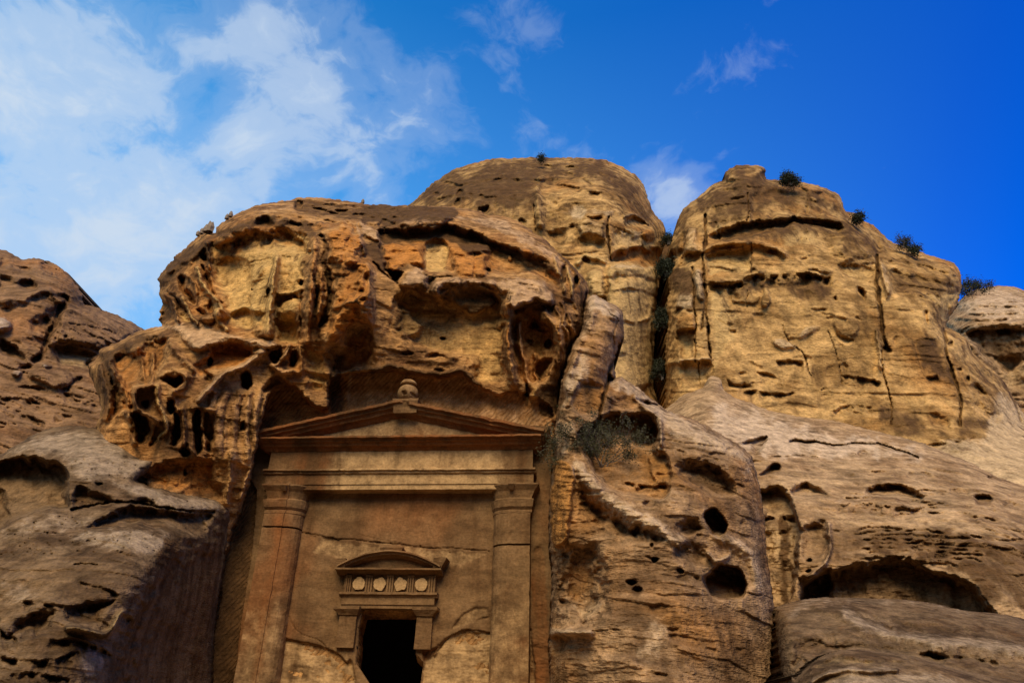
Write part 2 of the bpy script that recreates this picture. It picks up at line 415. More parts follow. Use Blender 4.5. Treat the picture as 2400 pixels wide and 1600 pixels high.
# ------------------------------------------------------------------ materials
def rock_mat(name, base=(.36, .23, .12), alt=(.27, .16, .08), orange=(.42, .18, .055), pale=(.44, .34, .25), dark=(.085, .045, .019),
             yellow=(.47, .32, .14), scale=1.0, bump=1.0, lamin=1.0, dip=(0.06, 0.0), rough=.92, band=1.0, bits=1.0, streak=.6, dk=1.0):
    base, alt, orange, pale, dark, yellow = [(q[0], q[1]*.97, q[2]*.88) for q in (base, alt, orange, pale, dark, yellow)]
    m = bpy.data.materials.new(name); m.use_nodes = True; nt = m.node_tree; nt.nodes.clear()
    geo = N(nt, 'ShaderNodeNewGeometry')
    def mapping(sc, rot=(0, 0, 0), loc=(0, 0, 0)):
        n = N(nt, 'ShaderNodeMapping'); n.inputs['Scale'].default_value = sc; n.inputs['Rotation'].default_value = rot
        n.inputs['Location'].default_value = loc; L(nt, geo, 'Position', n, 0); return n
    s = scale
    iso = mapping((s, s, s))
    lamv = mapping((1.0*s, 1.0*s, 3.6*s), (dip[1], dip[0], 0))
    strk = mapping((3.2*s, 3.2*s, .22*s))
    def noise(v, sc, det=5, ro=.55, dist=0.0):
        n = N(nt, 'ShaderNodeTexNoise', i_Scale=sc, i_Detail=det, i_Roughness=ro, i_Distortion=dist); L(nt, v, 0, n, 'Vector'); return n.outputs[0]
    n1 = noise(iso, .75, 4, .62, .5); n2 = noise(lamv, .9, 4, .62, .6); n3 = noise(iso, 4.0, 5, .66); n4 = noise(strk, 1.0, 4, .6, .2)
    n5 = noise(lamv, 3.4, 3, .6, .8); n6 = noise(iso, 20.0, 2, .6)
    a1 = N(nt, 'ShaderNodeAttribute', attribute_name='tone_a'); a2 = N(nt, 'ShaderNodeAttribute', attribute_name='tone_b')
    s1 = N(nt, 'ShaderNodeSeparateColor'); L(nt, a1, 'Color', s1, 0); s2 = N(nt, 'ShaderNodeSeparateColor'); L(nt, a2, 'Color', s2, 0)
    dark_att = math_n(nt, 'MULTIPLY', s1.outputs[2], dk)
    def sstep(v, a, b):
        n = N(nt, 'ShaderNodeMapRange', interpolation_type='SMOOTHSTEP'); n.inputs[1].default_value = a; n.inputs[2].default_value = b
        nt.links.new(v, n.inputs[0]); return n.outputs[0]
    def masked(att, nz, lo=-.55, k=1.0):    # attribute broken up by noise
        v = math_n(nt, 'ADD', att, math_n(nt, 'MULTIPLY_ADD', nz, 1.6*k, -.8*k)); return math_n(nt, 'MULTIPLY', sstep(v, .08, .92), math_n(nt, 'GREATER_THAN', att, .01))
    c = mixc(nt, sstep(n1, .41, .60), base, alt)
    c = mixc(nt, math_n(nt, 'MULTIPLY', sstep(n2, .46, .62), .45*band), c, tuple(min(1, x*1.35) for x in base))
    c = mixc(nt, math_n(nt, 'MULTIPLY', sstep(n2, .50, .36), .60*band), c, tuple(x*.50 for x in alt))
    # soft natural tint drift
    c = mixc(nt, math_n(nt, 'MULTIPLY', sstep(noise(iso, .33, 3, .5, .6), .52, .68), .5), c, orange)
    c = mixc(nt, math_n(nt, 'MULTIPLY', masked(s2.outputs[0], n2, k=.7), .9), c, yellow)
    c = mixc(nt, math_n(nt, 'MULTIPLY', masked(s1.outputs[0], n1), .85), c, orange)
    c = mixc(nt, math_n(nt, 'MULTIPLY', masked(s1.outputs[1], n3, k=.8), .85), c, pale)
    # water streaks (desert varnish), broken by noise
    c = mixc(nt, math_n(nt, 'MULTIPLY', math_n(nt, 'MULTIPLY', sstep(n4, .50, .70), sstep(n1, .42, .6)), streak), c, dark)
    c = mixc(nt, math_n(nt, 'MULTIPLY', masked(dark_att, n4, k=1.9), .85), c, dark)  # painted dark tone: varnish patches, and shade put into holes, cracks, undersides
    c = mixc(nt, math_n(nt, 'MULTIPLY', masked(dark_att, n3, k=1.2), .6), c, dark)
    # grain
    g = math_n(nt, 'MULTIPLY_ADD', n3, 1.9*bits, 1.02-.95*bits); g2 = math_n(nt, 'MULTIPLY_ADD', n6, .9, .55); g3 = math_n(nt, 'MULTIPLY_ADD', n5, .7*lamin, 1-.35*lamin)
    gg = math_n(nt, 'MULTIPLY', math_n(nt, 'MULTIPLY', g, g2), g3)
    vmul = N(nt, 'ShaderNodeVectorMath', operation='SCALE'); nt.links.new(c, vmul.inputs[0]); nt.links.new(gg, vmul.inputs['Scale'])
    b = N(nt, 'ShaderNodeBsdfPrincipled'); nt.links.new(vmul.outputs[0], b.inputs['Base Color'])
    b.inputs['Roughness'].default_value = rough; b.inputs['Specular IOR Level'].default_value = .04
    # relief
    chis = s2.outputs[1]
    cm = mapping((1.0*s, 1.0*s, 1.0*s), (0, .9, 0))
    wv = N(nt, 'ShaderNodeTexWave', wave_type='BANDS', bands_direction='Z', i_Scale=3.2, i_Distortion=5.0, i_Detail=2.0); wv.inputs['Detail Scale'].default_value = 1.6; L(nt, cm, 0, wv, 'Vector')
    hgt = math_n(nt, 'MULTIPLY', n5, .5*lamin)
    hgt = math_n(nt, 'ADD', hgt, math_n(nt, 'MULTIPLY', n3, 1.35))
    hgt = math_n(nt, 'ADD', hgt, math_n(nt, 'MULTIPLY', n6, .35))
    vor = N(nt, 'ShaderNodeTexVoronoi', feature='F1', i_Scale=9.0); L(nt, lamv, 0, vor, 'Vector')
    hgt = math_n(nt, 'ADD', hgt, math_n(nt, 'MULTIPLY', vor.outputs[0], .3))
    keep = math_n(nt, 'MULTIPLY_ADD', chis, -.75, 1.0)
    hgt = math_n(nt, 'ADD', math_n(nt, 'MULTIPLY', hgt, keep), math_n(nt, 'MULTIPLY', math_n(nt, 'MULTIPLY', wv.outputs[1], chis), .30))
    bp = N(nt, 'ShaderNodeBump'); bp.inputs['Strength'].default_value = .75; bp.inputs['Distance'].default_value = .09*bump/s
    nt.links.new(hgt, bp.inputs['Height']); L(nt, bp, 0, b, 'Normal')
    o = N(nt, 'ShaderNodeOutputMaterial'); L(nt, b, 0, o, 0)
    return m
def plain_mat(name, col, rough=.8, bump=0.0, var=.3, sc=8.0, spec=.2):
    m = bpy.data.materials.new(name); m.use_nodes = True; nt = m.node_tree; b = nt.nodes['Principled BSDF']
    geo = N(nt, 'ShaderNodeNewGeometry'); n = N(nt, 'ShaderNodeTexNoise', i_Scale=sc, i_Detail=5.0); L(nt, geo, 'Position', n, 'Vector')
    c = mixc(nt, n.outputs[0], tuple(x*(1-var) for x in col), tuple(x*(1+var) for x in col)); nt.links.new(c, b.inputs['Base Color'])
    b.inputs['Roughness'].default_value = rough; b.inputs['Specular IOR Level'].default_value = spec
    if bump:
        bp = N(nt, 'ShaderNodeBump'); bp.inputs['Distance'].default_value = bump; nt.links.new(n.outputs[0], bp.inputs['Height']); L(nt, bp, 0, b, 'Normal')
    return m

M_TOMB = rock_mat('sandstone_red_brown', base=(.38, .205, .075), alt=(.165, .080, .031), orange=(.46, .185, .040), yellow=(.52, .325, .115), pale=(.46, .285, .145), scale=1.0, streak=.9, dk=1.6, bits=1.2)
M_SLAB = rock_mat('sandstone_grey_brown', base=(.29, .18, .092), alt=(.165, .094, .045), orange=(.38, .175, .045), pale=(.46, .325, .195), scale=1.0, lamin=.8, dip=(.12, 0), dk=1.4, bits=1.35)
M_FACE = rock_mat('carved_sandstone', base=(.185, .108, .049), alt=(.13, .071, .031), orange=(.22, .08, .025), pale=(.42, .27, .125), scale=1.0, streak=.6, bump=.17, lamin=.25, dip=(.8, 0), band=.6, bits=.6)
M_BACK = rock_mat('sandstone_ochre', base=(.45, .27, .10), alt=(.22, .12, .040), orange=(.38, .165, .04), yellow=(.47, .30, .115), pale=(.46, .325, .18), scale=.5, bump=.9, lamin=.35, band=.8, streak=.8, dk=1.4, bits=1.25)
M_RIDGE = rock_mat('sandstone_pale', orange=(.36, .215, .10), base=(.37, .24, .125), alt=(.25, .15, .073), pale=(.50, .36, .23), scale=.7, lamin=.8, bump=.9, dip=(-.06, 0), bits=1.2, dk=1.3)
M_LEFT = rock_mat('sandstone_brown', base=(.23, .13, .063), alt=(.145, .078, .037), scale=.6, bump=1.1, dip=(.25, 0))
M_BOLD = rock_mat('sandstone_weathered', orange=(.19, .115, .055), base=(.16, .103, .055), alt=(.10, .06, .031), pale=(.29, .21, .135), bits=1.3, scale=1.2, bump=.9, lamin=1.0)

def tag(o, label=None, cat=None, group=None, kind=None):
    if label: o['label'] = label
    if cat: o['category'] = cat
    if group: o['group'] = group
    if kind: o['kind'] = kind
    return o
# ------------------------------------------------------------------ facade plane (faces the viewer, left end a little farther)
YAW = math.radians(-6)
FO = np.array([-2.3, 16.6, 0.0])
FU = np.array([math.cos(YAW), math.sin(YAW), 0.0]); FN = np.array([math.sin(YAW), -math.cos(YAW), 0.0])   # FN points at the viewer
def plane_D(off):
    def f(X, Y):
        d = ray(X, Y); t = ((FO-CAM)@FN-off)/(d@FN); return (d*t[..., None])[..., 1]
    return f

# ------------------------------------------------------------------ the great rock with the tomb
NICHE = Z('S', 775,888, 820,872, 862,866, 900,868, 960,874, 1000,880, 1045,884, 1085,878, 1112,902, 1165,922, 1210,912, 1258,935, 1297,960,
          1294,1100, 1292,1300, 1292,1990, 440,1990, 470,1600, 505,1400, 535,1270, 560,1190, 585,1120, 602,1010, 622,960, 640,912, 690,905, 740,950, 764,950, 770,920)
DOOR = Z('S', 849,1427, 979,1427, 978,1480, 974,1531, 993,1551, 986,1600, 984,1990, 862,1990, 864,1600, 832,1552, 836,1520, 838,1470)
C = []
C += Z('B', 85,975, 65,935, 77,900, 70,880, 90,830, 62,765, 72,720, 50,665, 85,625, 125,570, 165,545, 170,520, 240,460, 300,400, 325,385, 320,365, 345,358, 365,342, 395,335, 415,350, 440,355,
       455,315, 500,275, 560,240, 620,215, 700,180, 800,158, 900,145, 1000,125, 1100,123, 1250,135, 1400,155, 1430,150, 1440,165, 1560,170).tolist()
C += Z('C', 315,175, 480,180, 560,180, 640,190, 740,205, 830,235, 920,242, 1000,265, 1090,310, 1170,370, 1240,420, 1300,485, 1380,555, 1440,620, 1490,680,
       1510,730, 1500,790, 1480,860, 1470,950, 1455,1010, 1400,1090, 1370,1180, 1350,1260, 1320,1350, 1305,1450, 1320,1568).tolist()
C += Z('S', 1320,1000, 1320,1100, 1325,1300, 1330,1600, 1330,1990, 380,1990, 380,1400, 330,1200, 215,1060, 225,1010).tolist()
C += Z('A', 640,1265, 672,1210, 672,1130, 655,1060, 612,965, 588,890, 598,862, 655,825, 662,778, 700,748, 800,715, 860,680, 930,645, 1000,625).tolist()
ctl = [(950,1100,16.6),(620,1250,17.0),(1290,1200,16.1),(1000,870,16.35),(800,870,16.2),(700,880,16.1),(1250,860,16.0),(1350,790,15.9),(1380,690,17.0),(1000,700,15.95),(1120,640,16.1),
       (1000,545,17.2),(1150,510,18.8),(1280,560,17.6),(900,475,20),(720,470,19.6),(560,500,18.2),(380,680,18.6),(450,760,16.8),(600,760,16.5),(800,600,16.0),(640,560,16.8),(800,800,15.95),
       (220,850,17.4),(300,775,17.4),(450,800,16.2),(300,900,15.8),(400,1000,15.4),(560,950,15.7),(560,1100,16.0),(400,1100,15.2),(230,1050,16),(450,1300,16.6),(450,1900,16.6),(540,1600,16.8),(1310,1600,16.1),(1310,1000,16.0)]
f = []
# broad hollows of the upper dome
f += [rec(Z('B', 410,430, 480,400, 560,385, 640,350, 700,330, 860,330, 960,300, 1050,380, 1080,480, 1060,600, 1040,720, 1010,850, 1000,1000, 980,1100, 860,1090, 700,1030, 520,1000, 480,900, 440,760, 410,620, 400,500), 1.1, 16, 1.1, .3, r=.2, yellow=1.0),
      rec(Z('B', 470,430, 560,395, 640,350, 700,290, 780,240, 860,300, 950,330, 1040,420, 1070,510, 1000,480, 900,470, 700,470, 560,450), .55, 12, dark=.35, orange=.5),
      el(*Z('B', 500,390)[0], 20, 14, -.7), el(*Z('B', 600,330)[0], 30, 14, -.5), el(*Z('B', 770,330)[0], 26, 10, -.4, dark=.5),
      rec(Z('B', 690,300, 740,250, 800,235, 850,300, 780,320), .4, 6, dark=.6),
      ledge(Z('B', 690,260, 780,232, 900,245, 1000,290, 1100,300, 1140,285), .5, 10, dark=.35),
      rec(Z('B', 670,600, 720,570, 800,540, 810,510, 870,520, 872,700, 845,800, 855,900, 820,1060, 700,1040, 680,900, 665,750), -.35, 8, r=.9),
      rib(Z('B', 838,515, 838,600, 828,700, 822,800, 800,950, 795,1040), 10, .55, r=1.0),
      el(*Z('B', 798,760)[0], 4, 13, .7, .15, dark=.4), el(*Z('B', 685,728)[0], 2.5, 4, .4), el(*Z('B', 1020,690)[0], 4, 9, .6, .2, dark=.3),
      rib(Z('B', 860,760, 900,770, 960,760, 1020,730), 5, .3), rec(Z('B', 855,820, 880,860, 960,800, 1000,830, 990,900, 930,930, 860,900), -.6, 16),
      rec(Z('B', 850,790, 1020,780, 1010,810, 960,800, 880,860, 855,830), .4, 6), rib(Z('B', 560,880, 640,850, 720,880), 10, .35),
      rec(Z('B', 830,940, 900,950, 980,930, 990,1080, 930,1100, 850,1080), .5, 8, yellow=.9), crk(Z('B', 860,1080, 900,1085, 930,1050, 925,1010), 2, .12),
      crk(Z('B', 650,560, 750,530, 860,505, 950,510), 2, .15), rib(Z('B', 470,510, 640,505, 800,480, 1000,500), 12, .08), rib(Z('B', 560,740, 640,700, 740,620), 16, .12), paint(Z('B', 430,480, 640,400, 1000,380, 1060,470, 900,480, 700,500, 520,560, 440,640), 14, orange=.8, dark=.25),
      rib(Z('B', 880,550, 960,560, 1040,545), 8, .07), rib(Z('B', 880,610, 960,620, 1030,600), 8, .07)]
# flutes at its left edge
f += [rib(Z('B', 395,420, 405,520, 410,600), 6, .5), rib(Z('B', 325,600, 350,690, 400,760, 440,800, 480,860), 7, .6, yellow=.8), rib(Z('B', 235,790, 260,860, 280,910, 320,970), 6, .6, yellow=.6),
      rib(Z('B', 250,640, 300,680, 330,760), 5, .4), rib(Z('B', 100,760, 160,800, 190,880, 200,960), 6, .5), rib(Z('B', 120,620, 200,570, 300,520, 380,430), 12, .4, r=1.5),
      rec(Z('B', 190,660, 215,635, 250,660, 250,720, 320,770, 340,860, 290,830, 220,740), 1.0, 5, orange=.4, dark=.3),
      rec(Z('B', 120,740, 190,780, 240,840, 262,900, 205,880, 170,800), 1.1, 5, dark=.4), rec(Z('B', 85,800, 170,840, 190,960, 80,972, 80,900), 1.0, 6, dark=.85),
      rec(Z('B', 350,580, 400,640, 430,740, 490,830, 500,865, 440,800, 380,700), .9, 5, dark=.3), rec(Z('B', 330,480, 390,470, 395,560, 350,560), .7, 6, dark=.5),
      rec(Z('B', 320,860, 380,880, 400,930, 340,920), .7, 5, dark=.2), el(*Z('B', 480,900)[0], 22, 16, -.55, .4), el(*Z('B', 390,940)[0], 18, 14, -.5), el(*Z('B', 420,850)[0], 12, 18, .5),
      rec(Z('B', 200,900, 250,890, 290,960, 230,960), .4, 6, yellow=.8), rib(Z('B', 430,820, 450,880, 470,960, 520,1000), 9, .4, yellow=.6), el(*Z('B', 560,640)[0], 60, 50, .5, r=.2)]
# big orange buttress
f += [rec(Z('B', 1130,300, 1250,280, 1380,270, 1440,380, 1450,500, 1500,560, 1505,700, 1500,850, 1510,900, 1480,980, 1400,960, 1320,1000, 1290,1080, 1170,1140, 1130,1040, 1200,930, 1215,700, 1180,560, 1190,450, 1140,360), -1.25, 20, r=1.5, orange=.9),
      crk(Z('B', 1150,390, 1185,460, 1178,560, 1205,650, 1215,760, 1200,880, 1150,970), 12, 1.0, dark=.7),
      rec(Z('B', 1200,540, 1420,540, 1440,620, 1450,720, 1400,860, 1300,900, 1230,860, 1220,700), .45, 26, dark=.5), rib(Z('B', 1210,860, 1320,830, 1450,780), 8, .25),
      rec(Z('B', 1380,800, 1500,740, 1510,900, 1480,980, 1400,940), -.3, 10, r=2.2), rib(Z('B', 1465,560, 1475,700, 1470,800), 7, .3),
      rec(Z('B', 1190,1140, 1290,1080, 1350,1010, 1460,980, 1485,1100, 1460,1220, 1380,1290, 1210,1310), .75, 14, dark=.5, orange=.6),
      rib(Z('B', 1100,400, 1115,500, 1100,600, 1085,750, 1060,950, 1050,1080), 13, .6, orange=.5, r=1.1), rib(Z('B', 1150,620, 1150,800, 1130,950), 8, .35, orange=.6),
      crk(Z('B', 1040,640, 1020,760, 1010,900, 995,1060), 5, .3), crk(Z('B', 1105,640, 1120,800, 1110,920), 5, .3, dark=.5),
      ledge(Z('B', 1190,620, 1280,640, 1420,610), .3, 12, dark=.4), ledge(Z('B', 1190,540, 1300,550, 1440,530), .3, 8), el(*Z('B', 1330,410)[0], 12, 12, .25),
      rib(Z('B', 1390,300, 1420,380, 1450,480), 8, .35, pale=.5), rec(Z('B', 1400,270, 1460,290, 1540,350, 1590,470, 1520,400, 1420,360), -.4, 8, pale=.6)]
# dark, bedded crest
f += [rec(Z('B', 960,190, 1020,140, 1150,145, 1300,160, 1450,170, 1740,178, 1900,190, 2000,200, 1900,240, 1700,260, 1600,290, 1450,280, 1250,275, 1100,270, 1000,240), .45, 7, r=2.4, dark=.62),
      ledge(Z('B', 1040,200, 1250,205, 1500,230, 1750,240, 1950,230), .5, 8), ledge(Z('B', 930,230, 1100,262, 1300,275, 1560,290), .4, 7), el(*Z('B', 1000,180)[0], 12, 16, .8, dark=.6),
      rec(Z('C', 100,290, 130,270, 180,268, 225,290, 225,312, 130,312), .5, 5, dark=.6), rec(Z('C', 230,300, 300,240, 400,220, 480,210, 600,240, 620,270, 450,305, 300,315), -.45, 10, pale=.6),
      paint(Z('B', 640,220, 800,170, 960,150, 960,200, 800,240, 660,260), 10, pale=.5), paint(Z('C', 600,240, 700,250, 850,250, 1000,290, 1150,380, 1300,510, 1430,640, 1380,640, 1200,500, 1000,390, 850,320, 700,290), 8, pale=.75)]
# long lip with hollows beneath (right half)
f += [rec(Z('C', 110,330, 300,322, 480,316, 600,288, 700,330, 850,395, 1000,440, 1130,490, 1250,560, 1310,680, 1300,745, 1240,700, 1150,640, 1050,632, 900,640, 700,642, 560,630, 420,630, 330,590, 260,610, 150,600, 140,480), 1.6, 7, 1.1, .45, r=.8, orange=.45),
      paint(Z('C', 140,330, 600,300, 860,400, 1200,540, 1290,640, 1150,560, 950,480, 840,450, 780,520, 700,520, 660,400, 560,400, 400,400, 280,420, 160,430), 10, dark=.62),
      rec(Z('C', 150,430, 300,420, 400,440, 415,540, 400,590, 330,580, 200,620, 160,560), -.9, 8, r=1.3, orange=1.0, dark=-.6),
      rec(Z('C', 410,440, 440,400, 500,385, 560,410, 580,500, 560,620, 480,632, 410,600), .5, 5, 1.1, .5, r=.15, yellow=.95, orange=-.9),
      rec(Z('C', 590,440, 700,440, 760,430, 855,450, 850,560, 820,645, 640,640, 595,570), -.9, 8, r=1.3, orange=1.0, dark=-.4), crk(Z('C', 740,440, 760,540, 750,640), 4, .2),
      el(*Z('C', 835,605)[0], 6, 6, .8, dark=.5), el(*Z('C', 1100,480)[0], 18, 12, -.5, .2, orange=1.0), el(*Z('C', 985,520)[0], 7, 7, -.25, orange=.6), rec(Z('C', 860,470, 1000,470, 1150,560, 1260,660, 1150,630, 900,630, 850,560), .3, 16, r=.25),
      el(*Z('C', 1330,650)[0], 7, 30, .7, .15, dark=.9), el(*Z('C', 1420,700)[0], 8, 22, .7, .3, dark=.9), rib(Z('C', 1270,510, 1300,620, 1340,740), 7, .35, yellow=.5), rib(Z('C', 1360,600, 1390,700, 1400,770), 7, .35, yellow=.7),
      rib(Z('C', 1300,500, 1400,600, 1470,680), 7, .4, dark=.5), crk(Z('C', 1500,760, 1480,860, 1470,950), 5, .8, dark=.6), rec(Z('C', 150,600, 280,620, 235,690, 180,640), 1.5, 4, dark=.8),
      crk(Z('C', 75,560, 110,600, 160,640, 240,700), 5, .7, dark=.6), ledge(Z('C', 105,360, 130,370, 160,480), .4, 8),]
# middle shelf
f += [rec(Z('C', 340,590, 380,575, 430,620, 480,655, 640,635, 800,655, 900,640, 1050,635, 1130,650, 1200,665, 1270,740, 1290,830, 1200,830, 1150,800, 1100,830, 1000,855, 960,830, 940,770, 850,720, 700,700, 560,730, 500,790, 420,745, 300,745, 250,705, 290,640), -1.25, 9, .0, 1.0, r=1.0, pale=.85),
      ledge(Z('C', 250,720, 330,730, 400,760, 470,790), .5, 12), ledge(Z('C', 1040,680, 1110,680, 1150,700), .25, 6), crk(Z('C', 380,620, 480,655, 620,640), 4, .3, dark=.4),
      rec(Z('C', 420,670, 470,650, 500,690, 450,755, 420,720), .9, 6, dark=.4), rec(Z('C', 1190,830, 1230,820, 1290,850, 1280,900, 1240,860), .5, 5, pale=.7)]
# cave alcove over the tomb
f += [rec(Z('C', 240,780, 330,745, 420,775, 520,790, 600,730, 705,705, 850,730, 930,800, 965,900, 955,1000, 950,1200, 975,1330, 880,1370, 745,1365, 740,1240, 680,1190, 560,1180, 420,1160, 250,1060, 180,960, 200,880), 1.35, 9, 1.15, .2, r=.22, yellow=.55),
      rec(Z('C', 520,790, 600,722, 705,700, 850,722, 900,800, 880,860, 800,895, 740,920, 640,860, 560,840), -.75, 12, 1.3, .4, r=1.2, dark=.55),
      rec(Z('C', 280,850, 340,940, 380,980, 390,1040, 330,1070, 250,1060, 180,960, 220,870), -.45, 10, r=.8, dark=.3),
      rec(Z('C', 80,1110, 250,1070, 400,1140, 560,1180, 700,1185, 740,1240, 700,1280, 560,1310, 400,1280, 200,1270, 60,1290), -.15, 9, r=1.1),
      ledge(Z('C', 420,1160, 500,1165, 590,1185), .3, 8), el(*Z('C', 500,1200)[0], 30, 9, .2, .1), el(*Z('C', 670,1220)[0], 24, 14, .22, .2), el(*Z('C', 300,1165)[0], 12, 6, .2), el(*Z('C', 520,1280)[0], 16, 6, .15),
      el(*Z('C', 538,1057)[0], 9, 5.5, .5, dark=.5), crk(Z('C', 430,1000, 440,1040, 500,1040, 570,1010, 560,960), 1.6, .06), crk(Z('C', 680,1070, 700,1110, 740,1100, 735,1070), 1.6, .06),
      ledge(Z('C', 800,990, 860,985, 940,1000), .12, 6)] + [ledge(Z('C', 850,y, 900,y+8, 950,y-4), .12, 5) for y in (1170, 1200, 1230, 1262, 1295, 1325)]
f += [rib(Z('C', 960,830, 970,1000, 980,1200, 1000,1350), 12, .7, orange=.5), rec(Z('C', 1000,880, 1040,842, 1120,828, 1190,870, 1230,930, 1280,1000, 1290,1100, 1270,1200, 1230,1330, 1180,1360, 1060,1360, 1010,1250, 990,1100, 985,980), 1.0, 7, 1.1, .6, r=.5, orange=.4),
      rec(Z('C', 1100,830, 1190,870, 1240,940, 1200,960, 1150,920, 1100,990, 1060,960, 1000,900), -.35, 8, r=1.3), rib(Z('C', 1045,960, 1060,1080, 1075,1200, 1110,1340), 10, .5, pale=.4),
      rec(Z('C', 1145,930, 1175,940, 1215,990, 1215,1010, 1130,1000), .8, 5, dark=.6), rec(Z('C', 1110,1000, 1220,1010, 1210,1180, 1150,1170, 1095,1100), .3, 8, yellow=.8, r=.2), el(*Z('C', 1120,1075)[0], 10, 6, .25, dark=.3),
      el(*Z('C', 1235,1100)[0], 11, 14, .7, .3, dark=.5), rec(Z('C', 1160,1220, 1200,1190, 1255,1205, 1255,1300, 1190,1330, 1150,1270), .6, 5, yellow=.4), el(*Z('C', 1190,1345)[0], 9, 8, .6, dark=.5),
      rib(Z('C', 1150,1170, 1150,1260, 1180,1350), 5, .35), rib(Z('C', 1230,880, 1290,960, 1330,1080, 1310,1220), 12, .4), crk(Z('C', 1100,1370, 1110,1450, 1100,1500), 8, .6, dark=.7), el(*Z('C', 1090,1450)[0], 10, 14, .6, dark=.7),
      rec(Z('C', 1180,1400, 1290,1380, 1300,1568, 1180,1568), .1, 10, dark=.75), rib(Z('C', 1160,1400, 1140,1480, 1150,1568), 10, .3, yellow=.5)]
for k, (x, y) in enumerate(((1330,820),(1380,900),(1300,860),(1420,830),(1350,980),(1320,1100),(1400,980),(1280,1200))):
    f += [rib(Z('C', x,y, x+30,y+60, x+25,y+130), 5, .22), crk(Z('C', x+18,y+10, x+45,y+70, x+38,y+120), 3, .2, dark=.4)]
# overhang lip above the tomb niche
f += [rib(Z('C', 60,1275, 200,1262, 330,1280, 450,1300, 560,1300, 650,1280, 710,1310, 760,1370), 10, .35, dark=.5), rib(Z('B', 1200,1300, 1300,1290, 1390,1290), 10, .3)]
# holes and hollows left of the tomb
f += [rec(Z('B', 800,1200, 820,1150, 870,1118, 888,1160, 872,1210, 830,1248), 1.1, 4, orange=.3), rec(Z('B', 922,1210, 950,1150, 990,1158, 1003,1230, 965,1285, 925,1262), 1.1, 4, orange=.3),
      rec(Z('B', 615,1310, 650,1285, 685,1310, 692,1370, 665,1408, 630,1390, 615,1350), 1.4, 4, dark=.5), el(*Z('B', 405,1222)[0], 5, 14, 1.0, .15, dark=.6),
      rec(Z('B', 60,1340, 130,1318, 215,1310, 190,1370, 150,1392, 110,1360), .9, 5, orange=.4), rec(Z('B', 755,1420, 790,1345, 860,1318, 935,1365, 962,1420, 930,1440, 850,1430), .9, 5, 1.2, .5, dark=.45, r=.2),
      rec(Z('B', 1060,1160, 1130,1150, 1190,1180, 1205,1300, 1190,1420, 1080,1430, 1040,1300), .35, 16, r=.35, yellow=.7), rib(Z('B', 1060,1280, 1190,1300), 6, .14), rib(Z('B', 1060,1350, 1190,1360), 6, .14),
      rec(Z('B', -10,990, 150,962, 350,975, 520,1010, 700,1050, 870,1105, 810,1135, 680,1120, 620,1095, 520,1088, 430,1110, 330,1150, 250,1090, 170,1030, 60,1010), -1.0, 8, .0, 1.0, pale=.95),
      rec(Z('B', 420,1115, 520,1090, 620,1098, 700,1140, 690,1190, 620,1250, 520,1280, 420,1290, 330,1330, 300,1240, 390,1190), .75, 6, 1.1, .3, orange=.95, r=.7),
      rib(Z('B', 330,1480, 390,1410, 440,1360, 520,1300, 620,1262, 690,1215, 740,1180, 760,1140), 13, .6, pale=.75), rib(Z('B', 840,1240, 900,1180, 925,1120), 6, .5, pale=.5), rib(Z('B', 690,1150, 760,1170, 820,1140), 7, .3),
      rec(Z('B', 360,1280, 430,1300, 420,1360, 370,1350), .45, 5), rib(Z('B', 820,1250, 880,1290, 940,1290), 10, .4, pale=.4), rib(Z('B', 1000,1130, 1030,1220, 1020,1300, 960,1290), 6, .3),
      rec(Z('A', 1070,960, 1130,900, 1240,890, 1290,950, 1240,1040, 1160,1060), -.3, 14, r=1.4),
      paint(Z('B', 1212,1300, 1290,1290, 1300,1568, 1200,1568), 5, dark=1.0), paint(Z('B', 1330,1300, 1365,1300, 1350,1568, 1310,1568), 4, pale=.7)]
